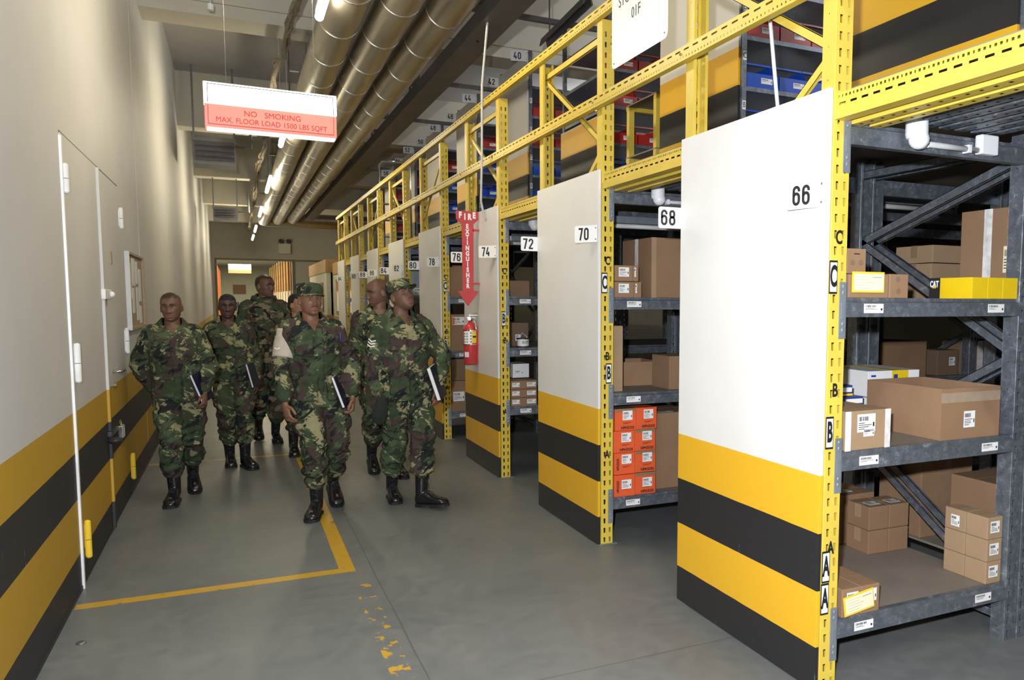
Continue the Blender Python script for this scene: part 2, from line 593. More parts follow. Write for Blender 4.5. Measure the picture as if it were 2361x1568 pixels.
def tag(o, label=None, cat=None, group=None, kind=None):
    if label:
        o['label'] = label
    if cat:
        o['category'] = cat
    if group:
        o['group'] = group
    if kind:
        o['kind'] = kind
    return o


def thing(name, label, cat, loc=(0, 0, 0), rz=0, group=None):
    o = bpy.data.objects.new(name, None)
    o.empty_display_size = .1
    COL.objects.link(o)
    o.location = loc
    o.rotation_euler = (0, 0, rz)
    return tag(o, label, cat, group)


def kids(o):
    return [c for c in bpy.data.objects if c.parent == o]


def dup(root, loc, rz=None, label=None, group=None, table=None):
    """a copy of a thing with copies of its parts and sub-parts"""
    r = root.copy()
    COL.objects.link(r)
    r.location = loc
    if rz is not None:
        r.rotation_euler = (0, 0, rz)
    if label:
        r['label'] = label
    if group:
        r['group'] = group
    for ch, gs in (table if table is not None else tree(root)):
        c = ch.copy()
        COL.objects.link(c)
        c.parent = r
        for g in gs:
            d = g.copy()
            COL.objects.link(d)
            d.parent = c
    return r


def tree(root):
    return [(c, kids(c)) for c in kids(root)]


def text_mesh(body, size, T, xs=1.0, bold=0.0, align='CENTER', shear=0.0, depth=.0008):
    """lettering as mesh vertices and faces (built-in font). T maps the text plane (x right, y up, z out)"""
    cu = bpy.data.curves.new('lettering', 'FONT')
    cu.body = body
    cu.size = size
    cu.align_x = align
    cu.align_y = 'CENTER'
    cu.offset = bold
    cu.shear = shear
    cu.space_character = 1.0 + bold * 22
    cu.extrude = depth
    cu.resolution_u = 4
    ob = bpy.data.objects.new('lettering', cu)
    COL.objects.link(ob)
    dg = bpy.context.evaluated_depsgraph_get()
    me = bpy.data.meshes.new_from_object(ob.evaluated_get(dg))
    vs = [T @ Vector((v.co.x * xs, v.co.y, v.co.z)) for v in me.vertices]
    fs = [tuple(p.vertices) for p in me.polygons]
    bpy.data.objects.remove(ob, do_unlink=True)
    bpy.data.curves.remove(cu)
    bpy.data.meshes.remove(me)
    return vs, fs


def plane_T(o, x, y):
    """matrix with text x axis along x, y axis along y, origin o"""
    x, y = Vector(x).normalized(), Vector(y).normalized()
    z = x.cross(y)
    return Matrix(((x.x, y.x, z.x, o[0]), (x.y, y.y, z.y, o[1]), (x.z, y.z, z.z, o[2]), (0, 0, 0, 1)))


def lettering(name, body, size, T, mat, parent, **kw):
    mb = MB()
    vs, fs = text_mesh(body, size, T, **kw)
    mb.add(vs, fs)
    return mb.build(name, mat, parent)
# ------------------------------------------------------------------ the setting
XL, XR = -.812, 2.098            # left wall, face of the rack-end panels
YE = 37.0                        # end wall
ZC = 5.6                         # slab
BY = [9.9 + 6.3 * i for i in range(-2, 5)]   # beams


def struct(name, mb, mat, **kw):
    return tag(mb.build(name, mat, **kw), kind='structure')


struct('floor', MB().box(XL - .2, 14, -4, 76, -.2, 0), 'floor_paint')
mb = MB()
DY0, DY1, DZ = 5.14, 7.50, 2.50
mb.box(XL - .2, XL, -4, DY0, 0, ZC)
mb.box(XL - .2, XL, DY1, YE, 0, ZC)
mb.box(XL - .2, XL, DY0, DY1, DZ, ZC)
mb.box(XL - .2, XL - .06, DY0, DY1, 0, DZ)
struct('wall_left', mb, 'wall_paint')
struct('ceiling', MB().box(XL - .2, 14, -4, YE, ZC, ZC + .2), 'ceiling_paint')
struct('wall_right', MB().box(13.8, 14, -4, 76, 0, ZC), 'ceiling_paint')
struct('wall_back', MB().box(XL - .2, 14, -4.2, -4, 0, ZC), 'ceiling_paint')
# end wall with the opening
mb = MB()
OX0, OX1, OZ = -.62, 2.27, 3.22
mb.box(XL, OX0, YE, YE + .3, 0, OZ)
mb.box(OX1, 13.8, YE, YE + .3, 0, OZ)
mb.box(XL, 13.8, YE, YE + .3, OZ, ZC)
struct('wall_end', mb, 'end_wall_paint')
mb = MB()
mb.box(OX0 - .08, OX0, YE - .03, YE, 0, OZ + .08)
mb.box(OX1, OX1 + .10, YE - .05, YE, 0, OZ + .08)
mb.box(OX0 - .08, 13.5, YE - .04, YE, OZ, OZ + .07)
struct('trim_1', mb, 'window_frame_paint')
# downstand beams
for i, y in enumerate(BY):
    mb = MB()
    mb.box(XL, 13.8, y, y + .42, 4.65, ZC)
    if i in (1, 2):
        mb.box(XL, 13.8, y - .05, y, 4.65, 4.72)
        mb.box(XL, 13.8, y - .03, y, 4.80, 4.90)
    struct('trim_%d' % (i + 2), mb, 'beam_paint')
struct('baseboard_left', MB().box(XL, XL + .004, -4, DY0, 0, .02).box(XL, XL + .004, DY1, YE, 0, .02), 'black_metal')
# wall joint beside the second beam
struct('trim_12', MB().box(XL, XL + .003, 8.92, 8.94, 0, ZC), 'wall_paint')

# double steel door in the left wall
frame = struct('door_1', MB().box(XL - .055, XL + .004, DY0 + .02, 6.365, .015, DZ - .012), 'wall_paint')


def doorpart(name, mb, mat, door, **kw):
    return mb.build(name, mat, door, **kw)


def hinge(door, y, z0, z1, mat):
    m = MB()
    m.tube([(XL + .016, y, z0), (XL + .016, y, z0 + .008), (XL + .016, y, (z0 + z1) / 2 - .004)], [.010, .017, .017], 14)
    m.tube([(XL + .016, y, (z0 + z1) / 2), (XL + .016, y, z1 - .008), (XL + .016, y, z1)], [.017, .017, .009], 14)
    m.box(XL - .002, XL + .006, y - .03, y + .03, z0 + .02, z1 - .02)
    return m.build('hinge', mat, door, smooth=False)


hinge(frame, 5.17, 2.17, 2.33, 'white_paint')
hinge(frame, 5.24, 1.14, 1.36, 'white_paint')
h = hinge(frame, 5.28, .13, .35, 'tag_yellow')
h['label'] = 'yellow painted hinge'
MB().box(XL, XL + .012, DY0 - .012, DY0 + .016, .0, DZ - .03).build('edge_strip', 'white_paint', frame)
d2 = struct('door_2', MB().box(XL - .055, XL + .002, 6.385, DY1 - .02, .015, DZ - .012), 'wall_paint')
MB().box(XL, XL + .02, 6.35, 6.39, .02, DZ - .02).box(XL, XL + .010, 6.39, 6.43, .02, DZ - .02).build('astragal', 'wall_paint', d2)
hinge(d2, 7.48, 2.16, 2.33, 'white_paint')
hinge(d2, 7.50, 1.16, 1.37, 'white_paint')
h = hinge(d2, 7.52, .12, .34, 'tag_yellow')
h['label'] = 'yellow painted hinge'
m = MB()
m.box(XL + .002, XL + .03, 6.33, 6.62, 1.60, 1.67, b=.008)
m.ball((XL + .035, 6.57, 1.635), .022)
m.build('hasp', 'white_paint', d2)
m = MB()
m.tube([(XL, 6.70, 1.08), (XL + .055, 6.70, 1.08), (XL + .06, 6.74, 1.08), (XL + .06, 6.86, 1.078)], .011, 10)
m.build('door_handle', 'chrome', d2, smooth=True)
m = MB()
m.box(XL, XL + .03, 6.30, 6.60, .665, .70, b=.005)
m.ball((XL + .045, 6.30, .64), .05, .05, .022)
m.build('latch_bar', 'black_metal', d2)
m = MB()
m.tube([(XL + .045, 6.62 + .03 * cos(a), .70 + .035 * sin(a)) for a in [pi * i / 8 for i in range(9)]], .006, 8)
m.box(XL + .025, XL + .065, 6.575, 6.665, .61, .70, b=.008)
m.build('padlock', 'chrome', d2)
MB().box(XL, XL + .008, 6.86, 6.93, 1.86, 1.95).build('door_number_tag', 'cork', d2)
MB().tube([(XL, 6.72, .98), (XL + .02, 6.72, .98)], .014, 12).build('keyhole', 'chrome', d2)

# notice board on the left wall
t = thing('notice_board', 'framed cork notice board with pinned papers on left wall beyond the door', 'notice board', (XL, 7.75, 1.36))
m = MB()
BW, BH = 1.15, .62
m.box(0, .035, -.02, .0, -.02, BH + .02)
m.build('frame', 'conduit_grey', t)
m = MB()
m.prism([(0, -.02), (BW + .02, -.02), (BW + .02, BH + .02), (0, BH + .02), (0, BH), (BW, BH), (BW, 0), (0, 0)], 0, .03, 'x')
m.build('frame', 'cork', t)
MB().box(0, .012, 0, BW, 0, BH).build('cork_sheet', 'cork', t)
for (a, b_, c, d) in ((.08, .27, .25, .55), (.30, .48, .12, .34), (.34, .56, .36, .60), (.60, .80, .05, .35), (.62, .78, .38, .58), (.85, 1.05, .22, .52), (.84, 1.02, .02, .18)):
    MB().box(.012, .014, a, b_, c, d).build('pinned_paper', 'paper', t)

# ---- second hall beyond the opening
mb = MB().box(XL - .4, 6, YE + .3, 76, 4.4, 4.6)
tag(struct('ceiling', mb, 'beam_paint'))
struct('wall_left', MB().box(-2.2, -2.0, YE + .3, 76, 0, 4.4), 'office_wall')
struct('wall_far', MB().box(-2.2, 6, 75.8, 76, 0, 4.4), 'office_wall')
lamp('far_hall_light', 'AREA', (.7, 56, 4.2), 1700, (1.0, .92, .66), size=1.2, size_y=30)
lamp('far_hall_light', 'AREA', (.7, 42, 4.2), 330, (1.0, .92, .66), size=1.2, size_y=6)

# tall white-and-brown rack ends of the far hall
far = thing('far_rack_end', 'tall rack end in the far hall, brown above and white below, right of the opening', 'rack', (2.45, 38.4, 0), 0, 'rack ends in the hall beyond the opening')
MB().box(0, 1.2, 0, .14, 0, 2.0).build('white_panel', 'white_paint', far)
MB().box(0, 1.2, 0, .14, 2.0, 3.6).build('brown_panel', 'plywood_brown', far)
MB().box(-.05, .0, -.05, .0, 0, 3.7).build('post', 'wood_band', far)
ft = tree(far)
FO = ('second', 'third', 'fourth', 'fifth', 'sixth', 'seventh', 'eighth', 'ninth', 'tenth', 'last')
far['label'] = 'first tall brown and white rack end right of the opening in the far hall'
for i in range(1, 11):
    dup(far, (2.45 - .02 * i, 38.4 + 2.1 * i, 0), label='%s tall brown and white rack end right of the opening in the far hall' % FO[i - 1], table=ft)
far2 = thing('far_rack', 'orange and brown rack end in the far hall, left of the opening', 'rack', (-1.9, 39.5, 0), 0, 'rack ends on the left of the far hall')
MB().box(0, 1.0, 0, .14, 0, 2.1).build('white_panel', 'white_paint', far2)
MB().box(0, 1.0, 0, .14, 2.1, 3.4).build('brown_panel', 'plywood_brown', far2)
MB().box(1.0, 1.08, -.06, .02, 0, 3.5).build('post', 'orange_steel', far2)
ft = tree(far2)
far2['label'] = 'first orange and brown rack end in the far hall, left of the opening'
for i in range(1, 8):
    dup(far2, (-1.9, 39.5 + 3.0 * i, 0), label='%s orange and brown rack end in the far hall, left of the opening' % FO[i - 1], table=ft)
t = thing('hanging_sign', 'small glowing white and red box sign in the hall beyond the opening', 'sign', (.30, 47, 2.96))
MB().box(-.55, .55, -.08, .08, .18, .48).build('white_face', 'sign_glow_white', t)
MB().box(-.55, .55, -.08, .08, .0, .18).build('red_face', 'far_glow_red', t)
MB().box(-.5, -.48, -.01, .01, .48, 1.44).build('hanger', 'black_metal', t)
MB().box(.48, .5, -.01, .01, .48, 1.44).build('hanger', 'black_metal', t)
for i, y in enumerate((41, 47.5)):
    o = MB().box(.62, .75, y, y + 2.2, 4.1, 4.18).build('ceiling_light', 'tube_glow')
    tag(o, ('short run of white tube light seen through the opening above the glowing sign', 'tube light deep in the far hall behind the small glowing sign')[i], 'light', 'tube lights in the far hall')
t = thing('hanging_picture', 'small brown notice plate hung on the far wall past the opening', 'notice', (.4, 75.75, 2.0))
MB().box(-.5, .5, 0, .05, 0, .8).build('plate', 'plywood_brown', t)
t = thing('workbench', 'dark low workbench with clutter at the end of the far hall', 'bench', (.9, 70, 0))
MB().box(-1.6, 1.6, -.5, .5, .8, .9).box(-1.5, -1.3, -.4, .4, 0, .8).box(1.3, 1.5, -.4, .4, 0, .8).build('bench_frame', 'steel_dark', t)
MB().box(-1.1, -.6, -.3, .3, .9, 1.35, b=.05).build('machine', 'black_metal', t)
MB().box(.1, .8, -.3, .3, .9, 1.5, b=.05).build('machine', 'black_metal', t)

# ---- office block on the right of the corridor's far end
t = thing('office_partition', 'cream office block with wood band and dark windows at the far right end', 'partition', (2.4, 24.3, 0))
MB().box(0, .17, 0, 5.6, 1.15, 2.38).box(.12, 3.0, 0, 5.6, 1.15, 2.38).build('wall_panel', 'office_wall', t)
MB().box(-.02, 3.0, -.02, 5.62, 0, 1.15).build('lower_band', 'wood_band', t)
MB().box(-.02, 3.0, -.02, 5.62, 2.38, 2.75).build('upper_band', 'wood_band', t)
for k, y in enumerate((.9, 2.6, 4.2)):
    w = MB().box(-.03, .0, y, y + .9, 1.25, 2.1).build('window', 'window_frame_paint', t)
    MB().box(-.035, -.028, y + .08, y + .42, 1.33, 2.02).box(-.035, -.028, y + .48, y + .82, 1.33, 2.02).build('pane', 'glass_dark', w)
t = thing('office_partition', 'nearer cream office block with tall brown framed windows behind the last rack', 'partition', (2.57, 19.4, 0))
MB().box(0, 3.0, 0, 4.7, 1.12, 2.3).build('wall_panel', 'office_wall', t)
MB().box(-.02, 3.0, -.02, 4.7, 0, 1.12).build('lower_band', 'wood_band', t)
MB().box(-.02, 3.0, -.02, 4.7, 2.3, 2.62).build('upper_band', 'wood_band', t)
for k, y in enumerate((.5, 2.4)):
    w = MB().box(-.03, .0, y, y + 1.5, 1.2, 2.15).build('window', 'window_frame_paint', t)
    MB().box(-.035, -.028, y + .1, y + .7, 1.28, 2.06).box(-.035, -.028, y + .8, y + 1.4, 1.28, 2.06).build('pane', 'glass_dark', w)
t = thing('round_wall_sign', 'small round grey sign on the end wall right of the opening', 'sign', (2.52, YE - .02, 2.12))
MB().tube([(0, 0, 0), (0, -.03, 0)], .17, 24).build('disc', 'disc_grey', t)
MB().box(-.02, .02, -.035, -.03, -.1, .1).box(-.1, .1, -.035, -.03, -.02, .02).build('mark', 'sign_white', t)
t = thing('emergency_light', 'twin spot emergency light unit high on the end wall', 'light', (2.0, YE, 3.95))
MB().box(-.24, .24, -.15, 0, -.42, 0, b=.02).build('battery_box', 'beam_paint', t)
for s in (-.15, .15):
    MB().tube([(s, -.05, .12), (s, -.2, .11)], .09, 14).build('spot_head', 'black_metal', t)

# ------------------------------------------------------------------ services under the ceiling
YT = 30.0
for i, (x, lab) in enumerate(((.93, 'left insulated ceiling pipe in shiny metal cladding, beside the tube lights'),
                              (1.32, 'middle of the three insulated ceiling pipes in shiny cladding'),
                              (1.72, 'right insulated ceiling pipe in shiny cladding, beside the dark cable tray'))):
    r = .178
    z = 4.12
    t = thing('insulated_pipe', lab, 'pipe', (x, -3, z), 0, 'insulated pipes under the ceiling')
    yt = YT + 1.0 - .55 * i
    mb = MB()
    path = [(0, 0, 0), (0, yt, 0)]
    mb.tube([(0, yy, 0) for yy in [k * (yt / 12) for k in range(13)]], r, 40)
    mb.tube([(0, yt - .02, 0), (0, yt + .02, .0)], r + .005, 40)
    # the branch that turns off to the right
    mb.tube([(0, yt + .02, .0), (.05, yt + .22, 0), (.4, yt + .30, 0), (4, yt + .30, 0), (9, yt + .3, 0)], r, 30)
    mb.build('cladding', 'pipe_cladding', t, smooth=True)
    for k in range(31):
        yy = .45 + .93 * k + .12 * i
        if yy > yt:
            break
        MB().tube([(0, yy - .006, 0), (0, yy + .006, 0)], r + .004, 40).build('seam_band', 'chrome', t, smooth=False)
t = thing('cable_tray', 'dark steel cable tray running beside the right ceiling pipe', 'cable tray', (1.98, -3, 3.98))
MB().prism([(0, 0), (.252, 0), (.252, .14), (.24, .14), (.24, .008), (.012, .008), (.012, .14), (0, .14)], 0, YT - 1.4, 'y').build('channel', 'dark_duct', t)
MB().tube([(.12, 0, .05), (.10, 10, .06), (.13, 20, .05), (.12, YT - 1.4, .05)], .045, 10).build('cables', 'black_metal', t, smooth=True)
MB().box(-.25, -.2, .0, YT - 1.4, .32, .40).build('rail', 'dark_duct', t)
for k in range(9):
    MB().box(-1.3, .3, 1 + 3.1 * k, 1.05 + 3.1 * k, .34, .38).box(-1.12, -1.10, 1 + 3.1 * k, 1.03 + 3.1 * k, .38, 1.6).box(.10, .12, 1 + 3.1 * k, 1.03 + 3.1 * k, .0, 1.6).build('pipe_hanger', 'dark_duct', t)

LY = [(5.0, 7.08), (11.0, 13.1), (16.6, 18.85), (22.2, 24.4), (27.9, 30.1), (32.0, 34.2)]
LAB = ('nearest tube light at the top edge, left of the pipes', 'second tube light, its end showing below the big glowing sign',
       'third tube light along the corridor, clear of the big sign', 'fourth tube light, beside the far run of the pipes', 'fifth tube light, a short stub beyond the pipes', 'farthest tube light before the end wall')
for (a, b_), lab in zip(LY, LAB):
    t = thing('ceiling_light', lab, 'light', (.695, a, 3.90), 0, 'tube lights over the corridor')
    MB().box(-.028, .028, 0, b_ - a, .045, .085, b=.006).build('housing', 'white_paint', t)
    MB().tube([(0, .03, 0), (0, b_ - a - .03, 0)], .034, 14).build('tube', 'tube_glow', t, smooth=True)
    MB().tube([(0, .3, .08), (0, .3, ZC - 3.90)], .004, 6).build('hanger', 'conduit_grey', t)
    MB().tube([(0, b_ - a - .3, .08), (0, b_ - a - .3, ZC - 3.90)], .004, 6).build('hanger', 'conduit_grey', t)

# brown cable bundle along the corridor
pts = [(.70, 3.5), (.69, 6.5), (.66, 9.0), (.60, 11.0), (.63, 13.5), (.65, 16), (.60, 18.5), (.615, 21), (.66, 26), (.66, 33), (.7, 36.9)]
mb = MB()
rnd = random.Random(3)
for s in range(7):
    path = []
    for j in range(len(pts) - 1):
        for q in range(4):
            u = q / 4
            x = pts[j][0] * (1 - u) + pts[j + 1][0] * u - .06
            y = pts[j][1] * (1 - u) + pts[j + 1][1] * u
            path.append((x + rnd.uniform(-.045, .045), y, 4.42 + rnd.uniform(-.045, .045) - .04 * sin(u * pi)))
    mb.tube(path, rnd.uniform(.014, .024), 7)
o = mb.build('cable_bundle', 'cable_brown', smooth=True)
tag(o, 'loose brown bundle of cables sagging along the corridor ceiling', 'cable')


def heater(lab, x0, x1, y, z0, z1):
    t = thing('unit_heater', lab, 'heater', ((x0 + x1) / 2, y, z0), 0, 'louvred heaters under the ceiling')
    w, h = (x1 - x0) / 2, z1 - z0
    MB().box(-w, w, .02, .55, 0, h).box(-w - .01, w + .01, -.03, .03, h - .06, h).build('case', 'steel_dark', t)
    for k in range(4):
        z = .02 + k * (h - .08) / 4
        T = M((0, 0, z + .05), rx=-.6)
        MB().box(-w + .03, w - .02, -.05, -.042, -.05, .045, T=T).build('louvre', 'heater_metal', t)
    MB().tube([(w, .1, h - .1), (w + .25, .1, h - .1), (w + .25, .1, h + .4)], .025, 10).build('supply_pipe', 'steel_dark', t)
    MB().box(-w, -w + .03, .1, .13, h, ZC - z0).box(w - .03, w, .1, .13, h, ZC - z0).build('hanger', 'steel_dark', t)


heater('nearer louvred heater hung left of the cables, below the big sign', -.56, .10, 15.6, 3.93, 4.37)
heater('farther louvred heater hung left of the cables near the corridor end', -.42, .15, 22.6, 3.6, 3.93)
for (x, y, z, lab) in ((-.12, 9.0, 4.5, 'thin white sprinkler pipe and head hung from the nearest beam'),):
    t = thing('sprinkler', lab, 'sprinkler', (x, y, z))
    MB().tube([(0, 0, 0), (0, 0, 1.1)], .010, 8).build('pipe', 'conduit_grey', t)
    MB().tube([(0, 0, -.06), (0, 0, 0)], .03, 12).build('head', 'white_paint', t)

# support channels across the ceiling above the mezzanine
for k, (y, z) in enumerate(((8.0, 4.5), (10.9, 4.5), (13.3, 4.5), (18.5, 4.5))):
    mb = MB().box(1.7, 12, y, y + .05, z, z + .05)
    mb.box(2.3, 2.32, y + .01, y + .03, z + .05, ZC - .004).box(5, 5.02, y + .01, y + .03, z + .05, ZC - .004)
    o = mb.build('support_channel', 'steel_dark')
    tag(o, ('nearest steel channel under the ceiling above the mezzanine', 'second steel channel across the mezzanine ceiling', 'third steel channel across the mezzanine ceiling', 'farthest steel channel across the mezzanine ceiling')[k], 'channel', 'steel channels above the mezzanine')
t = thing('light_fitting', 'dark open channel light fitting hung at the top edge above the mezzanine', 'light', (2.93, 6.7, 4.25), -.05)
MB().prism([(-.05, 0), (-.035, .0), (-.02, .06), (.02, .06), (.035, 0), (.05, 0), (.03, .075), (-.03, .075)], 0, 1.3, 'y').build('reflector', 'steel_dark', t)
MB().box(-.006, .006, .1, .112, .07, 1.3).box(-.006, .006, 1.1, 1.112, .07, 1.3).build('hanger', 'steel_dark', t)

# glowing hanging sign over the corridor
t = thing('illuminated_sign', 'glowing white and red NO SMOKING sign box hung over the corridor', 'sign', (.295, 6.5, 2.83), .03)
w = .445
MB().box(-w - .004, w + .004, -.05, .05, .163, .315, b=.006).build('white_face', 'sign_glow_white', t)
MB().box(-w, w, -.055, .055, .0, .160, b=.006).build('red_face', 'sign_glow_red', t)
MB().box(-w + .01, w - .01, -.045, .045, -.014, .0).build('lower_trim', 'sign_glow_white', t)
MB().box(-w + .02, w - .02, -.052, -.05, .298, .302).box(-w + .02, -w + .024, -.052, -.05, .17, .30).box(w - .024, w - .02, -.052, -.05, .17, .30).build('border_line', 'black_metal', t)
MB().box(-w + .02, w - .02, -.0575, -.0555, .018, .023).box(-w + .02, -w + .024, -.0575, -.0555, .02, .152).box(w - .024, w - .02, -.0575, -.0555, .02, .152).build('border_line', 'sign_letter_red', t)
X1, Z1 = (1, 0, 0), (0, 0, 1)
lettering('lettering', 'STOCKROOM   01B', .050, plane_T((0, -.0515, .205), X1, Z1), 'sign_letter_faint', t, xs=1.0)
lettering('lettering', 'R O O M', .040, plane_T((-.04, -.0515, .262), X1, Z1), 'sign_letter_faint', t, xs=1.0)
lettering('lettering', 'NO   SMOKING', .056, plane_T((-.0, -.0565, .112), X1, Z1), 'sign_letter_red', t, xs=1.0)
lettering('lettering', 'MAX. FLOOR LOAD 1500 LBS SQFT', .052, plane_T((0, -.0565, .055), X1, Z1), 'sign_letter_red', t, xs=.93)
for _s in (-.3, .3):
    MB().tube([(_s, 0, .31), (_s, 0, ZC - 2.83)], .0016, 6).build('hanging_wire', 'steel_dark', t)

t = thing('floor_anchor', 'small round metal anchor cap set in the floor near the bottom left', 'anchor', (-.698, 4.307, 0))
MB().tube([(0, 0, 0), (0, 0, .004), (0, 0, .007)], [.022, .022, .016], 20).build('cap', 'steel_dark', t, smooth=True)
MB().box(-.006, .006, -.001, .001, .007, .0085).build('slot', 'black_metal', t)
# ------------------------------------------------------------------ racking
YN = [2.462 + 2.165 * k for k in range(8)]       # near faces of the racks
DEP = 1.13
NTH = ('nearest', 'second', 'third', 'fourth', 'fifth', 'sixth', 'seventh', 'farthest')
PX0, PX1 = 2.122, 2.204                          # end posts
TOPR = 3.36                                      # top of the end posts
SHELF = {0: (.284, .993, 1.624), 1: (.305, 1.0, 1.628), 2: (.646, 1.176, 1.64), 3: (.317, 1.02, 1.64)}


def slot_plate(mb, x0, x1, y, z0, z1, cols, pitch, w, h, taper=.5, flip=1):
    """post face with columns of keyhole slots, in the plane y"""
    n = int((z1 - z0) / pitch)
    mids = [x0] + [(a + b) / 2 for a, b in zip(cols, cols[1:])] + [x1]
    P = lambda u, v: (u, y, v)
    for i, c in enumerate(cols):
        a, b = mids[i], mids[i + 1]
        for k in range(n):
            za, zb = z0 + k * pitch, z0 + (k + 1) * pitch
            zc = (za + zb) / 2
            mb.quadhole(P, a, b, za, zb, [(c - w * taper, zc - h), (c + w * taper, zc - h), (c + w, zc + h), (c - w, zc + h)])
        if z0 + n * pitch < z1:
            mb.quad(P, a, b, z0 + n * pitch, z1)


def post_mesh(x0, x1, yface, into, z0, z1, wall=.075):
    """C-shaped upright: slotted face at yface, walls running 'into' (+1/-1) along y"""
    mb = MB()
    w = x1 - x0
    slot_plate(mb, x0, x1, yface, z0, z1, (x0 + w * .29, x0 + w * .76), .0635, .0070, .0165, .75)
    y2 = yface + into * wall
    for x, s in ((x0, 1), (x1, -1)):
        ym = yface + into * wall * .55
        n = int((z1 - z0) / .127)
        ya, yb = sorted((yface, y2))
        P = lambda u, v, x=x: (x, u, v)
        for k in range(n):
            za = z0 + k * .127
            c = za + .06
            hole = [(ym + .004 * cos(q), c + .004 * sin(q)) for q in (-3 * pi / 4, -pi / 4, pi / 4, 3 * pi / 4)]
            mb.quadhole(P, ya, yb, za, za + .127, hole)
        mb.quad(P, ya, yb, z0 + n * .127, z1)
        # lip
        mb.add([(x, y2, z0), (x + s * .016, y2, z0), (x + s * .016, y2, z1), (x, y2, z1)], [(0, 1, 2, 3)])
    return mb


def chan(mb, p0, p1, w=.038, d=.016, nx=(1, 0, 0)):
    """a bracing channel from p0 to p1 (in a plane of constant x)"""
    p0, p1 = Vector(p0), Vector(p1)
    a = (p1 - p0).normalized()
    n = Vector(nx)
    s = a.cross(n).normalized()
    t = .003
    for (c0, c1, e0, e1) in ((-w / 2, w / 2, -d / 2, -d / 2 + t), (-w / 2, -w / 2 + t, -d / 2, d / 2), (w / 2 - t, w / 2, -d / 2, d / 2)):
        vs = []
        for q in (p0, p1):
            vs += [q + s * c0 + n * e0, q + s * c1 + n * e0, q + s * c1 + n * e1, q + s * c0 + n * e1]
        mb.add(vs, [(0, 1, 2, 3), (7, 6, 5, 4), (0, 4, 5, 1), (1, 5, 6, 2), (2, 6, 7, 3), (3, 7, 4, 0)])
    return mb


def beam_mesh(x0, x1, z, yf, h=.078, into=1):
    """box shelf beam, front face at yf with a stepped profile; z = shelf level"""
    a, b = (0, .04)
    prof = [(0, -h), (.04, -h), (.04, 0), (.012, 0), (.012, -.014), (0, -.020)]
    return MB().prism([(yf + into * p, z + q) for p, q in prof][::into], x0, x1, 'x')


def connector_mesh(x, yf, z, into=1):
    """beam-end connector plate hooked onto the post"""
    mb = MB()
    ya, yb = sorted((yf - into * .006, yf - into * .002))
    mb.box(x - .036, x, ya, yb, z - .165, z + .062, b=.002)
    y2 = sorted((yf - into * .006, yf + into * .04))
    mb.box(x - .003, x, y2[0], y2[1], z - .165, z + .062)
    ys = sorted((yf - into * .008, yf - into * .006))
    for dz in (.045, .02, -.105, -.13):
        mb.ball((x - .018, (ys[0] + ys[1]) / 2, z + dz), .006, .004, .009, n=8)
    mb.box(x - .027, x - .010, ys[0], ys[1], z - .085, z - .02, b=.001)
    return mb


def barcode(mb, T, w, h, bars=True, lines=True, seed=1, tilt=0):
    """paper label with a printed code; materials: 0 paper, 1 ink"""
    T = T @ Matrix.Rotation(tilt, 4, 'Z')
    mb.mi = 0
    mb.box(0, w, 0, h, 0, .0008, T=T)
    mb.mi = 1
    r = random.Random(seed)
    if bars:
        x = w * .07
        while x < w * .60:
            t = r.uniform(.0010, .0035) * (w / .09)
            mb.box(x, x + t, h * .62, h * .86, .0008, .0012, T=T)
            x += t + r.uniform(.0012, .003) * (w / .09)
    if lines:
        for k in range(2 if h < .05 else 4):
            y = h * (.48 - .11 * k)
            mb.box(w * .07, w * r.uniform(.35, .8), y, y + h * .035, .0008, .0012, T=T)
    mb.box(w * .86, w * .94, h * .28, h * .52, .0008, .0012, T=T)
    mb.mi = 0
    return mb


LETTER_Z = {'A': .60, 'B': 1.245, 'C': 1.86}


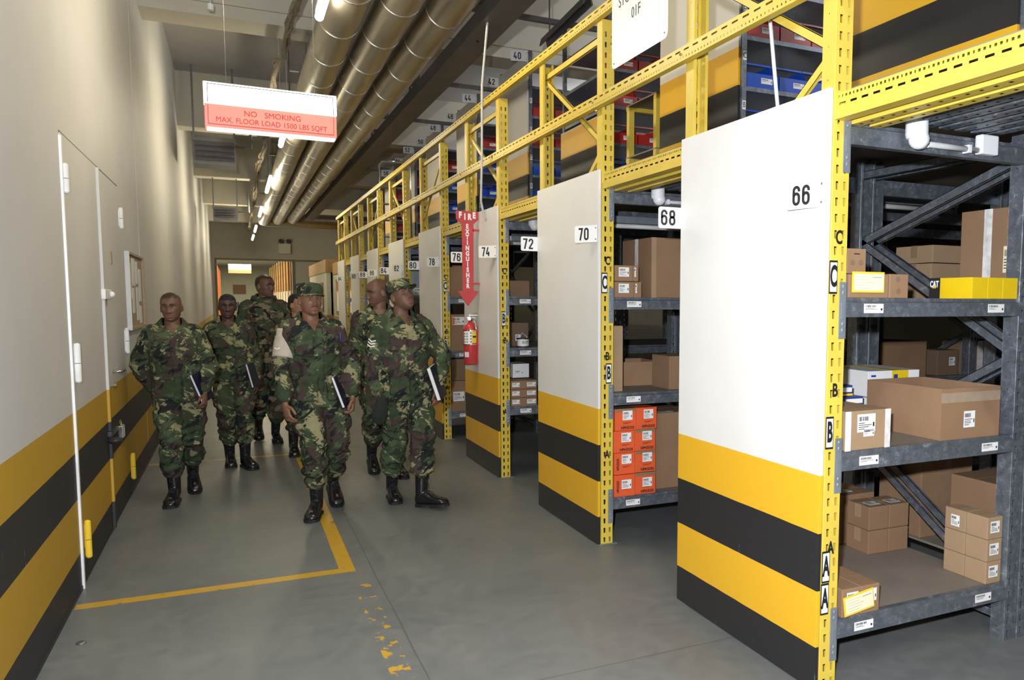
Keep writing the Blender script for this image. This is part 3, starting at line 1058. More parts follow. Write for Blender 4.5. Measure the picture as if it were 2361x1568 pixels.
def make_rack(k, letters=True):
    yn = YN[k]
    yf = yn + DEP
    a, b_ = 66 + 4 * k, 68 + 4 * k
    t = thing('storage_rack', '%s storage rack along the corridor, behind the striped end panel with plate %d' % (NTH[k], a), 'rack', (PX0, yn, 0), 0, 'storage racks along the corridor')
    ox = -PX0

    def part(name, mb, mat, **kw):
        o = mb.build(name, mat, t, **kw)
        o.location = (-PX0, -yn, 0)
        return o
    # end frame: two yellow posts with zigzag bracing
    part('post', post_mesh(PX0, PX1, yn, 1, 0, TOPR), 'rack_yellow', solid=.0025)
    part('post', post_mesh(PX0, PX1, yf, -1, 0, TOPR), 'rack_yellow', solid=.0025)
    xm = (PX0 + PX1) / 2
    mir = k in (3, 5, 7)
    ya, yb = yn + .045, yf - .045
    if mir:
        ya, yb = yb, ya
    part('top_brace', chan(MB(), (xm, yn + .03, 3.27), (xm, yf - .03, 3.27), .045), 'rack_yellow')
    zz = [(yb, 3.24), (ya, 2.60), (yb, 1.90), (ya, 1.2), (yb, .5)]
    for (y0, z0), (y1, z1) in zip(zz, zz[1:]):
        part('diagonal_brace', chan(MB(), (xm, y0, z0), (xm, y1, z1)), 'rack_yellow')
    # base plates
    part('foot_plate', MB().box(PX0 - .02, PX1 + .03, yn - .015, yn + .10, 0, .006), 'galv_plain')
    part('foot_plate', MB().box(PX0 - .02, PX1 + .03, yf - .10, yf + .015, 0, .006), 'galv_plain')
    # plywood end panel
    part('end_panel', MB().box(XR, XR + .018, yn, yf + .0, 0.004, 2.435, b=.0015), 'panel_paint')
    # grey frames
    for fx in (3.24, 3.33) if k == 0 else (3.24,):
        for yy, s in ((yn + .004, 1), (yf - .004, -1)):
            part('grey_post', post_mesh(fx, fx + .08, yy, s, 0, 2.415), 'galvanised', solid=.0025)
        xq = fx + .04
        zz = [(yf - .04, 1.96), (yn + .04, 2.27)]
        part('diagonal_brace', chan(MB(), (xq, yf - .06, 1.95), (xq, yn + .03, 2.28), .045), 'galvanised')
        zz = [(yf - .05, 1.95), (yn + .04, 1.36), (yf - .05, .80), (yn + .05, .18)]
        for (y0, z0), (y1, z1) in zip(zz, zz[1:]):
            part('diagonal_brace', chan(MB(), (xq, y0, z0), (xq, y1, z1), .045), 'galvanised')
        part('top_brace', chan(MB(), (xq, yn + .03, 2.33), (xq, yf - .03, 2.33), .045), 'galvanised')
        part('lower_brace', chan(MB(), (xq, yn + .03, .10), (xq, yf - .03, .10), .045), 'galvanised')
    # shelves: two bays
    levels = SHELF.get(k, SHELF[1])
    for bi, (x0, x1) in enumerate(((PX1, 3.24), (3.41 if k == 0 else 3.32, 4.4), (4.48, 5.5), (5.58, 6.6))):
        if bi > 1 and k > 1:
            continue
        if bi == 1 and k > 3:
            continue
        for z in levels:
            part('shelf_beam', beam_mesh(x0, x1, z, yn), 'galvanised')
            part('shelf_beam', beam_mesh(x0, x1, z, yf, into=-1), 'galvanised')
            part('shelf_board', MB().box(x0 + .002, x1 - .002, yn + .013, yf - .013, z - .014, z - .001), 'chipboard')
            if bi == 0:
                part('beam_connector', connector_mesh(x0 + .002, yn, z), 'galv_plain')
            if bi == 0 and k <= 3:
                for s, xx in enumerate((x0 + .10, x1 - .21)):
                    mb = MB()
                    barcode(mb, plane_T((xx, yn - .0005, z - .062), (1, 0, 0), (0, 0, 1)), .105, .038, seed=k * 9 + s + int(z * 5))
                    part('shelf_label', mb, ('paper', 'ink_black'))
        part('top_beam', beam_mesh(x0, x1, 2.318, yn, h=.088), 'galvanised')
        part('top_beam', beam_mesh(x0, x1, 2.318, yf, h=.088, into=-1), 'galvanised')
        if bi == 0:
            part('beam_connector', connector_mesh(x0 + .002, yn, 2.28), 'galv_plain')
    # second bay end post
    for fx in ((4.40, 5.50) if k <= 1 else (4.40,)) if k <= 3 else ():
        for yy, s in ((yn + .004, 1), (yf - .004, -1)):
            part('grey_post', post_mesh(fx, fx + .08, yy, s, 0, 2.415), 'galvanised', solid=.0025)
        part('diagonal_brace', chan(MB(), (fx + .04, yf - .05, 1.95), (fx + .04, yn + .04, 1.36), .045), 'galvanised')
        part('diagonal_brace', chan(MB(), (fx + .04, yn + .04, 1.36), (fx + .04, yf - .05, .8), .045), 'galvanised')
    # bay letters: stencil on the post and stuck-on cards
    for L, z in (('C', 1.86), ('B', 1.245 if k else 1.25), ('A', .60)):
        dx, sz = .041, .074
        o = lettering('stencil_letter', L, sz, plane_T((PX0 + dx, yn - .0018, z), X1, Z1), 'ink_black', t, xs=.66, bold=.0022)
        o.location = (-PX0, -yn, 0)
    cards = {0: [('C', 1.705, .016), ('B', 1.08, .018), ('A', .525, .018), ('A', .39, .016)], 1: [('C', 1.72, .018), ('B', 1.135, .05)],
             2: [('B', 1.44, .03)], 3: [('C', 1.76, .03), ('B', 1.10, .03)], 5: [('C', 1.72, .03), ('B', 1.2, .03)]}.get(k, [])
    for L, z, dx in cards:
        c = MB().box(PX0 + dx - .020, PX0 + dx + .020, yn - .0035, yn - .0015, z - .066, z + .066).build('letter_card', 'ink_black', t)
        c.location = (-PX0, -yn, 0)
        MB().box(PX0 + dx - .0165, PX0 + dx + .0165, yn - .0042, yn - .003, z - .058, z + .058).build('card_face', 'sign_white', c)
        lettering('letter', L, .115, plane_T((PX0 + dx, yn - .0046, z), X1, Z1), 'ink_black', c, xs=.42, bold=.004)
    return t


RACKS = [make_rack(k) for k in range(8)]


def _arc(cx, cy, r, a0, a1, n=8):
    return [(cx + r * cos(radians(a0 + (a1 - a0) * i / n)), cy + r * sin(radians(a0 + (a1 - a0) * i / n))) for i in range(n + 1)]


R1 = .18
DIGIT = {
    '0': [(True, _arc(.25, .75, R1, 0, 180) + _arc(.25, .25, R1, 180, 360))],
    '6': [(False, [(.43, .70)] + _arc(.25, .75, R1, 0, 180) + _arc(.25, .25, R1, 180, 360) + _arc(.25, .42, R1, 0, 165))],
    '9': [(False, [(.07, .30)] + _arc(.25, .25, R1, 180, 360) + _arc(.25, .75, R1, 0, 180) + _arc(.25, .58, R1, 180, 345))],
    '8': [(True, _arc(.25, .77, .16, 0, 180) + _arc(.25, .69, .16, 180, 360)), (True, _arc(.25, .36, R1, 0, 180) + _arc(.25, .25, R1, 180, 360))],
    '7': [(False, [(.03, .93), (.43, .93), (.40, .80), (.20, .0)])],
    '2': [(False, [(.07, .70)] + _arc(.25, .75, R1, 180, 0) + [(.41, .62), (.09, .14), (.09, .07), (.47, .07)])],
    '4': [(False, [(.27, 1.0), (.07, .38), (.07, .29), (.48, .29)]), (False, [(.35, .52), (.35, .0)])],
    '5': [(False, [(.43, .93), (.12, .93), (.09, .55)] + _arc(.25, .46, R1, 150, 0) + _arc(.25, .25, R1, 0, -175))],
}


def draw_number(mb, txt, T, h, t=.135, sx=1.0, gap=.15):
    """stroke-drawn block numerals centred on the text origin"""
    W = len(txt) * .5 + (len(txt) - 1) * gap
    for i, ch in enumerate(txt):
        ox = -W / 2 + i * (.5 + gap)
        for closed, pts in DIGIT[ch]:
            P = [Vector(((x + ox) * h * sx, (y - .5) * h)) for x, y in pts]
            Q = [P[0]]
            for p in P[1:]:
                if (p - Q[-1]).length > 1e-5:
                    Q.append(p)
            n = len(Q)
            vs = []
            for k in range(n):
                a = Q[k] - Q[k - 1] if (k or closed) else Q[1] - Q[0]
                b = Q[(k + 1) % n] - Q[k] if (k < n - 1 or closed) else a
                a, b = a.normalized(), b.normalized()
                na, nb = Vector((-a.y, a.x)), Vector((-b.y, b.x))
                m = (na + nb).normalized()
                m = m * (t * h / 2 / max(.5, m.dot(na)))
                for s in (1, -1):
                    q = Q[k] + m * s
                    vs += [(q.x, q.y, .0), (q.x, q.y, .0009)]
            fs = []
            for k in range(n if closed else n - 1):
                j = (k + 1) % n
                A, B = 4 * k, 4 * j
                fs += [(A + 1, A + 3, B + 3, B + 1), (A, A + 1, B + 1, B), (A + 3, A + 2, B + 2, B + 3)]
            mb.add(vs, fs, T)


def number_plate(txt, p, ang, label, w=.185, h=.108, size=.088, flag=False, group='numbered aisle plates on the lower racks', wide=True):
    """plate fixed at one upright edge; ang = direction (radians from +x) in which it extends. Seen from the near side"""
    t = thing('number_plate', label, 'sign', p, 0, group)
    d = Vector((cos(ang), sin(ang), 0))
    T = plane_T((0, 0, 0), -d, (0, 0, 1))      # text runs towards the fixing
    # plate from x=-w..0 (text frame), fixing at 0
    mb = MB()
    pts = []
    r = .012
    for cx, cy, a0 in ((-w + r, -h / 2 + r, pi), (-.002, -h / 2 + .002, 1.5 * pi), (-.002, h / 2 - .002, 0), (-w + r, h / 2 - r, pi / 2)):
        rr = r if cx < -.01 else .002
        for q in range(4):
            a = a0 + q * pi / 6
            pts.append((cx + rr * cos(a), cy + rr * sin(a)))
    mb.prism(pts, -.0015, 0, 'z', T=T)
    mb.build('plate', 'sign_white', t)
    mb = MB()
    draw_number(mb, txt, T @ Matrix.Translation((-w * .60, 0, .0003)), size * .90, t=.15, sx=.92)
    mb.build('digits', 'ink_black', t)
    if not flag:
        mb = MB()
        for zz in (-.036, .036):
            mb.ball((-.012, zz, .001), .005, .005, .003, T=T, n=10)
        mb.build('screw', 'steel_dark', t)
    return t


PLZ = 2.035
for k, th in enumerate((14, 28, 40, 36, 38, 40, 42, 44)):
    n = 66 + 4 * k
    number_plate(str(n), (XR - .004, YN[k] + .012, PLZ), pi / 2 + radians(th), 'white plate reading %d on the near edge of the %s striped panel' % (n, NTH[k]))
for k in range(6):
    n = 68 + 4 * k
    number_plate(str(n), (XR + .008, YN[k] + DEP - .004, PLZ), pi, 'white plate reading %d sticking out from the far edge of the %s striped panel' % (n, NTH[k]), w=.142, h=.108, flag=True)

# ------------------------------------------------------------------ mezzanine edge, rails and deck
def perf_beam(x, y0, y1, z0, z1, pitch=.06):
    """edge beam facing the corridor with a row of short and a row of long slots"""
    mb = MB()
    h = z1 - z0
    P = lambda u, v: (x, u, v)
    n = max(1, int((y1 - y0) / pitch))
    pt = (y1 - y0) / n
    zs = z0 + h * .45
    for i in range(n):
        a = y0 + i * pt
        mb.quadhole(P, a, a + pt, zs, zs + h * .26, [(a + pt * .2, zs + h * .08), (a + pt * .8, zs + h * .08), (a + pt * .8, zs + h * .17), (a + pt * .2, zs + h * .17)])
        for j in range(3):
            c = a + pt * (j + .5) / 3
            w = pt / 6 * (.55 if j != 1 else .38)
            za = zs + h * .26
            mb.quadhole(P, a + pt * j / 3, a + pt * (j + 1) / 3, za, z1, [(c - w, za + h * .09), (c + w, za + h * .09), (c + w, za + h * .19), (c - w, za + h * .19)])
    mb.quad(P, y0, y1, z0, zs)
    # top and bottom flanges, stepped face
    mb.add([(x, y0, z1), (x + .045, y0, z1), (x + .045, y1, z1), (x, y1, z1)], [(0, 1, 2, 3)])
    mb.add([(x - .012, y0, z0), (x + .045, y0, z0), (x + .045, y1, z0), (x - .012, y1, z0)], [(0, 1, 2, 3)])
    mb.add([(x - .012, y0, z0), (x - .012, y1, z0), (x - .012, y1, z0 + h * .34), (x - .012, y0, z0 + h * .34)], [(0, 1, 2, 3)])
    mb.add([(x - .012, y0, z0 + h * .34), (x - .012, y1, z0 + h * .34), (x, y1, z0 + h * .36), (x, y0, z0 + h * .36)], [(0, 1, 2, 3)])
    return mb


def perf_plank(x0, x1, y0, y1, z, pitch=.055):
    """deck channel lying along y: perforated underside strip with turned-up edges"""
    mb = MB()
    n = int((y1 - y0) / pitch)
    pt = (y1 - y0) / n
    P = lambda u, v: (v, u, z)
    xm = (x0 + x1) / 2
    for i in range(n):
        a = y0 + i * pt
        c = a + pt / 2
        mb.quadhole(P, a, a + pt, x0, x1, [(c + .0095 * cos(q), xm + .0095 * sin(q)) for q in (-3 * pi / 4 - pi / 2, -3 * pi / 4, -pi / 4, pi / 4)][::-1])
    mb.add([(x0, y0, z), (x0, y1, z), (x0, y1, z + .04), (x0, y0, z + .04)], [(0, 1, 2, 3)])
    mb.add([(x1, y0, z), (x1, y1, z), (x1, y1, z + .04), (x1, y0, z + .04)], [(0, 1, 2, 3)])
    return mb


mez = thing('mezzanine_deck', 'mezzanine floor of grey steel planks carried on the racks', 'deck', (2.1, 0, 2.3))


def mpart(name, mb, mat, parent=mez, **kw):
    o = mb.build(name, mat, parent, **kw)
    o.location = tuple(-q for q in parent.location)
    return o


for k in range(8):
    y0 = YN[k - 1] + DEP if k else .35
    y1 = YN[k]
    mpart('edge_beam', perf_beam(2.135, y0 + .002, y1 - .002, 2.315, 2.415, .06 if k < 3 else .12), 'rack_yellow', solid=.002)
    if k < 5:
        for i in range(9 if k < 2 else 4):
            xa = 2.21 + i * .095
            o = mpart('deck_plank', perf_plank(xa, xa + .056, y0, y1, 2.335 - .03 * (i < 2), .055 if k < 2 else .11), 'rack_yellow' if i < 2 else 'galvanised')
            if i < 2:
                o['label'] = 'yellow plank'
mpart('deck_board', MB().box(2.215, 13.75, .35, 18.9, 2.425, 2.45), 'chipboard')  # stretched unseen to the right wall to keep the aisles below dark

t = thing('guard_rail', 'perforated yellow guard rail running the whole length of the mezzanine edge', 'railing', (2.08, .4, 2.8))


def rail_mesh(x, y0, y1, z0, z1, pitch):
    mb = MB()
    n = int((y1 - y0) / pitch)
    pt = (y1 - y0) / n
    P = lambda u, v: (x, u, v)
    h = z1 - z0
    zm = z0 + h * .48
    for i in range(n):
        a = y0 + i * pt
        mb.quadhole(P, a, a + pt, zm, z1, [(a + pt * .2, zm + h * .16), (a + pt * .8, zm + h * .16), (a + pt * .8, zm + h * .30), (a + pt * .2, zm + h * .30)])
        for j in range(3):
            c = a + pt * (j + .5) / 3
            mb.quadhole(P, a + pt * j / 3, a + pt * (j + 1) / 3, z0, zm, [(c - pt * .06, z0 + h * .16), (c + pt * .06, z0 + h * .16), (c + pt * .06, z0 + h * .30), (c - pt * .06, z0 + h * .30)])
    mb.add([(x, y0, z1), (x + .035, y0, z1), (x + .035, y1, z1), (x, y1, z1)], [(0, 1, 2, 3)])
    mb.add([(x, y0, z0), (x + .035, y0, z0), (x + .035, y1, z0), (x, y1, z0)], [(0, 1, 2, 3)])
    return mb


mpart('middle_rail', rail_mesh(2.072, .4, 18.8, 2.815, 2.885, .085), 'rack_yellow', t, solid=.003)
mpart('top_rail', rail_mesh(2.095, .4, 18.85, 3.365, 3.425, .10), 'rack_yellow', t, solid=.003)
mb = MB()
for k in range(8):
    for yy in (YN[k] + .03, YN[k] + DEP - .03):
        mb.ball((2.068, yy, 2.85), .007, n=8)
mpart('bolt', mb, 'steel_dark', t)

# hanging stockroom plate on the rail
t = thing('stockroom_plate', 'large white plate reading STOCKROOM 01F fixed to the upper guard rail', 'sign', (2.055, 3.67, 2.965))
pts = []
r, w, h = .035, .67, .56
for cx, cy, a0 in ((r, r, pi), (w - r, r, 1.5 * pi), (w - r, h - r, 0), (r, h - r, pi / 2)):
    for q in range(6):
        a = a0 + q * pi / 10
        pts.append((cx + r * cos(a), cy + r * sin(a)))
MB().prism(pts, -.002, 0, 'x').build('plate', 'sign_white', t)
YD = (0, -1, 0)
lettering('lettering', 'STOCKROOM', .085, plane_T((-.003, .34, .352), YD, Z1), 'ink_black', t, xs=.9)
lettering('lettering', '01F', .085, plane_T((-.003, .36, .245), YD, Z1), 'ink_black', t, xs=.9)
mb = MB()
for yy, zz in ((.03, .03), (w - .03, .03), (w - .03, h - .03), (.03, h - .03)):
    mb.ball((-.003, yy, zz), .005, n=8)
mb.build('rivet', 'steel_dark', t)

# ------------------------------------------------------------------ upper racks
UX = 3.15
LEV = (2.76, 3.08, 3.42, 3.76, 4.10)


def make_bin(mat):
    """open-front stacking bin, front facing -y, standing on z=0"""
    col = 'red' if mat == 'bin_red' else 'blue'
    t = thing('storage_bin', col, 'bin')
    w, d, h = .265, .32, .19
    mb = MB()
    th = .006
    mb.box(0, w, 0, d, 0, th)
    mb.box(0, w, d - th, d, 0, h)
    for x in (0, w - th):
        mb.prism([(0, 0), (d, 0), (d, h), (.10, h), (.045, h * .52), (0, h * .52)], x, x + th, 'x')
    mb.box(0, w, -.004, th - .004, 0, h * .52)
    mb.box(-.004, w + .004, .095, .115, h - .006, h + .006)
    mb.build('tub', mat, t)
    lb = MB()
    barcode(lb, plane_T((w * .45, -.0045, .035), (1, 0, 0), (0, 0, 1)), .095, .038, seed=4)
    lb.build('label', ('paper', 'ink_black'), t)
    return t


BINS = {'bin_red': make_bin('bin_red'), 'bin_blue': make_bin('bin_blue')}
BT = {k: tree(v) for k, v in BINS.items()}
bin_used = {'bin_red': False, 'bin_blue': False}
ORD = ('first', 'second', 'third', 'fourth', 'fifth', 'sixth')
LVN = ('lowest', 'second', 'third', 'fourth', 'top')


def place_bin(mat, loc, label, group):
    if not bin_used[mat]:
        bin_used[mat] = True
        o = BINS[mat]
        o.location = loc
        o['label'] = label
        o['group'] = group
    else:
        dup(BINS[mat], loc, label=label, group=group, table=BT[mat])


def upper_rack(k):
    yn = YN[k] - .01 + (0 if k else 0)
    yf = yn + DEP
    n = 28 + 4 * k
    if k == 3:
        txt = 'upper shelving behind the white and striped panel of plate number 40'
    elif k > 0:
        txt = '%s upper shelving unit on the mezzanine, behind its striped panel' % NTH[k]
    else:
        txt = 'nearest upper mezzanine shelving, its black and yellow panel at the top right'
    t = thing('shelving_unit', txt, 'shelving', (UX, yn, 2.45), 0, 'shelving on the mezzanine')

    def part(name, mb, mat, **kw):
        o = mb.build(name, mat, t, **kw)
        o.location = (-UX, -yn, -2.45)
        return o
    part('end_panel', MB().box(UX, UX + .018, yn + .02, yf, 2.452, 3.35 if k == 2 else 4.46, b=.0015), 'deck_panel_paint')
    for x in (UX + .02, 4.28):
        for y in (yn, yf - .04):
            part('post', MB().prism([(x, y), (x + .035, y), (x + .035, y + .003), (x + .003, y + .003), (x + .003, y + .04), (x, y + .04)], 2.452, 4.5), 'galvanised')
    for z in LEV:
        part('shelf', MB().box(UX + .03, 4.28, yn + .005, yf - .005, z - .030, z), 'galvanised')
    if k < 5:
        for L, z in (('B', 2.95), ('C', 3.28), ('D', 3.6), ('E', 3.93)):
            c = part('letter_card', MB().box(UX + .024, UX + .052, yn - .002, yn, z - .03, z + .03), 'sign_white')
            lettering('letter', L, .055, plane_T((UX + .038, yn - .003, z), X1, Z1), 'ink_black', c, xs=.7)
    # bins
    ncol = {0: 0, 1: 4, 2: 4, 3: 4, 4: 2, 5: 2, 6: 2, 7: 1}[k]
    for li, z in enumerate(LEV[:-1] if k > 2 else LEV):
        if k == 1:
            mat = 'bin_blue' if li < 2 else 'bin_red'
        elif k == 2:
            mat = 'bin_blue' if li < 1 else 'bin_red'
        elif k in (3,):
            mat = 'bin_blue' if li < 2 else 'bin_red'
        elif k in (4, 5):
            mat = 'bin_blue' if li in (0, 1, 2) else 'bin_red'
        else:
            mat = 'bin_red'
        zl = z
        for j in range(ncol):
            if k == 2 and li == 0 and j > 2:
                continue
            lab = '%s bin, %s from the panel on the %s shelf of the %s upper unit' % ('red' if mat == 'bin_red' else 'blue', ORD[j], LVN[li], NTH[k])
            place_bin(mat, (UX + .070 + .278 * j, yn + .02, zl), lab, 'bins on the mezzanine shelves')
    return t


for k in range(8):
    upper_rack(k)
for k in range(3, 7):
    n = 28 + 4 * k
    number_plate(str(n), (UX - .002, YN[k] + .0, 4.43), pi - .25, 'white plate reading %d on the near top corner of the %s upper panel' % (n, NTH[k]), w=.19, h=.12, size=.088, group='numbered plates on the mezzanine panels')
for k in range(3, 7):
    n = 30 + 4 * k
    number_plate(str(n), (UX + .0, YN[k] + DEP - .01, 4.40), pi - .05, 'white plate reading %d sticking out beyond the %s upper panel' % (n, NTH[k]), w=.148, h=.108, size=.085, flag=True, group='numbered plates on the mezzanine panels')
number_plate('56', (UX - .002, YN[7], 4.30), pi - .25, 'white plate reading 56 at the far end of the mezzanine', w=.25, h=.14, size=.10, group='numbered plates on the mezzanine panels')

# yellow frame shelf between the second and third upper racks
t = thing('yellow_shelf', 'low yellow steel shelf frame behind the guard rail below the stockroom plate', 'shelf', (3.2, 5.9, 2.45))
for x in (0, .93):
    for y in (0, .5):
        MB().box(x, x + .05, y, y + .05, 0, .86).build('post', 'rack_yellow', t)
for z in (.42, .87):
    MB().box(-.003, .983, -.004, .038, z - .035, z).build('beam', 'rack_yellow', t)
    MB().box(-.003, .983, .512, .554, z - .035, z).build('beam', 'rack_yellow', t)
    MB().box(-.004, .984, -.005, .555, z, z + .012).build('board', 'chipboard', t)
# chrome step ladder at the far end
t = thing('chrome_ladder', 'shiny tubular step ladder standing at the far end of the mezzanine', 'ladder', (2.45, 15.0, 2.45))
mb = MB()
for x in (0, .55):
    mb.tube([(x, 0, 0), (x, .12, 1.6), (x + (.05 if x == 0 else -.05), .13, 1.68), (.275, .13, 1.69)], .02, 10)
    mb.tube([(x, .7, 0), (x, .16, 1.3)], .02, 10)
mb.build('frame', 'chrome', t, smooth=True)
for z in (.3, .6, .9, 1.2):
    MB().box(0, .55, z * .08, z * .08 + .16, z, z + .02).build('step', 'galv_plain', t)
# white pole behind the rail, grey conduit down to the arrow sign
o = MB().tube([(2.20, 3.0, 2.90), (2.262, 3.0, 2.452)], .009, 10).build('white_pole', 'plastic_white', smooth=True)
tag(o, 'thin white pole leaning behind the guard rail above panel 66', 'pole')
o = MB().tube([(2.03, 6.73, ZC), (2.03, 6.75, 4.1), (2.028, 6.97, 3.5), (2.03, 7.0, 2.9), (2.04, 7.08, 2.5), (2.08, 7.12, 2.36), (2.094, 7.12, 2.34)], .0105, 10).build('grey_conduit', 'conduit_grey', smooth=True)
tag(o, 'grey conduit dropping from the ceiling to the fire sign', 'conduit')

# ------------------------------------------------------------------ lamps and conduit under the deck
def bulkhead(lab, x, y):
    t = thing('bulkhead_lamp', lab, 'light', (x, y, 2.29), 0, 'white lamps on the top shelf beams')
    MB().tube([(0, -.05, .055), (0, -.05, -.005), (0, -.05, -.022)], [.044, .045, .040], 24).build('housing', 'plastic_white', t, smooth=False)
    MB().ball((.008, -.055, -.025), .042, .042, .040).build('globe', 'plastic_white', t, smooth=True)
    return t


def conduit_box(lab, x0, x1, y, z):
    t = thing('junction_box', lab, 'junction box', (x1, y, z), 0, 'junction boxes under the deck')
    MB().box(0, .105, -.042, -.003, -.022, .062, b=.008).build('box', 'plastic_white', t)
    MB().tube([(x0 - x1, -.02, -.005), (.01, -.02, -.005)], .012, 12).build('conduit', 'conduit_grey', t, smooth=True)
    MB().box(x0 - x1 + .03, x0 - x1 + .05, -.034, 0, -.022, .012, b=.002).box(-.07, -.05, -.034, 0, -.022, .012, b=.002).build('clip', 'plastic_white', t)


bulkhead('white ball lamp under the deck right of post 66', 2.51, YN[0])
bulkhead('white ball lamp under the deck between plates 70 and 68', 2.50, YN[1])
bulkhead('white ball lamp half hidden by the panel edge above plate 72', 2.42, YN[2])
conduit_box('grey junction box on the top beam right of the ball lamp', 2.55, 2.90, YN[0], 2.265)
conduit_box('conduit and box on the top beam of the rack behind plate 68', 2.55, 2.95, YN[1], 2.262)


def batten(lab, x, y, z, L=1.2):
    t = thing('batten_light', lab, 'light', (x, y, z), 0, 'unlit tube fittings between the racks')
    MB().box(0, L, -.05, .05, 0, .05, b=.006).build('tray', 'galv_plain', t)
    MB().tube([(.03, -.02, -.02), (L - .03, -.02, -.02)], .017, 12).build('tube', 'conduit_grey', t, smooth=True)
    for xx in (0, L - .03):
        MB().box(xx, xx + .03, -.04, .02, -.04, 0).build('lamp_holder', 'steel_dark', t)
        MB().box(xx, xx + .012, -.006, .006, .05, 2.427 - z).build('hanger', 'steel_dark', t)


batten('unlit tube fitting seen through the nearest rack', 3.5, 4.15, 2.28)
batten('unlit tube fitting seen above the box behind plate 68', 2.42, 5.25, 2.17)
batten('unlit tube fitting in the dark behind plate 72', 2.42, 7.45, 2.18)

# ------------------------------------------------------------------ fire point
t = thing('fire_sign', 'red arrow board reading FIRE EXTINGUISHER pointing down', 'sign', (1.985, 7.35, 1.55))
out = [(-.106, .885), (.106, .885), (.106, .81), (.058, .768), (.052, .145), (.105, .137), (-.003, 0), (-.10, .137), (-.052, .145), (-.052, .768), (-.106, .81)]
MB().prism([(x, z) for x, z in out], 0, .012, 'y').build('board', 'red_sign', t)
for i, ch in enumerate('FIRE'):
    dz = -.022 * (1 - abs(i - 1.5) / 1.5)
    lettering('lettering', ch, .075, plane_T((-.068 + .044 * i, -.0015, .845 + dz), X1, Z1), 'sign_white', t, xs=.75, bold=.0045)
for i, ch in enumerate('EXTINGUISHER'):
    lettering('lettering', ch, .057, plane_T((-.003, -.0015, .742 - .0505 * i), X1, Z1), 'sign_white', t, xs=.8, bold=.003)
MB().box(.05, .1135, .0, .012, .70, .72).build('bracket', 'red_sign', t)
MB().box(.05, .1135, .0, .012, .20, .22).build('bracket', 'red_sign', t)

t = thing('fire_extinguisher', 'red fire extinguisher hung on panel 74 below the arrow board', 'fire extinguisher', (2.030, 7.46, .985), 0)
r = .066
prof = [(0, .0), (.058, .0), (r, .012), (r, .345), (.060, .375), (.040, .395), (.022, .405), (.020, .425)]
mb = MB()
mb.loft([[(a * cos(2 * pi * q / 28), a * sin(2 * pi * q / 28), z) for q in range(28)] for a, z in [(max(a, .001), z) for a, z in prof]])
mb.build('cylinder', 'red_paint', t, smooth=True)
mb = MB().tube([(0, 0, .42), (0, 0, .455)], .018, 14).box(-.012, .075, -.012, .012, .470, .482, b=.003).box(-.01, .055, -.011, .011, .445, .455, b=.003)
mb.tube([(.02, 0, .476), (.065, -.01, .498)], .006, 8)
mb.build('valve_handle', 'chrome', t, smooth=False)
mb = MB().tube([(-.018, -.02, .445), (-.018, -.032, .445)], .019, 16)
mb.build('gauge', 'chrome', t)
MB().tube([(.01, -.015, .435), (.022, -.045, .43), (.032, -.066, .40), (.036, -.073, .35), (.036, -.074, .335)], [.010, .010, .010, .011, .013], 12).build('nozzle', 'chrome', t, smooth=True)


def wrap(mb, a0, a1, z0, z1, rr):
    n = 10
    vs = []
    for z in (z0, z1):
        vs += [(rr * cos(a0 + (a1 - a0) * q / n), rr * sin(a0 + (a1 - a0) * q / n), z) for q in range(n + 1)]
    return mb.add(vs, [(q, q + 1, n + 2 + q, n + 1 + q) for q in range(n)])


wrap(MB(), radians(-165), radians(-92), .20, .325, r + .0008).build('instruction_label', 'paper', t)
wrap(MB(), radians(-92), radians(-45), .21, .325, r + .0008).build('instruction_label', 'tag_yellow', t)
mb = MB()
for i in range(4):
    for j in range(2):
        wrap(mb, radians(-158 + 22 * j), radians(-150 + 22 * j), .215 + .026 * i, .228 + .026 * i, r + .0014)
for i in range(4):
    wrap(mb, radians(-104), radians(-96), .215 + .028 * i, .23 + .028 * i, r + .0014)
wrap(mb, radians(-85), radians(-52), .262, .28, r + .0014)
mb.build('label_print', 'ink_black', t)
wrap(MB(), radians(-160), radians(-118), .075, .125, r + .0008).build('inspection_label', 'tape_white', t)
MB().tube([(0, 0, .193), (0, 0, .200)], r + .003, 28).tube([(0, 0, .326), (0, 0, .334)], r + .003, 28).build('strap', 'chrome', t)
MB().box(.058, .067, -.03, .03, .05, .37).box(.03, .067, -.05, -.044, .19, .20).box(.03, .067, -.02, .02, .0, .03).build('wall_bracket', 'red_paint', t)
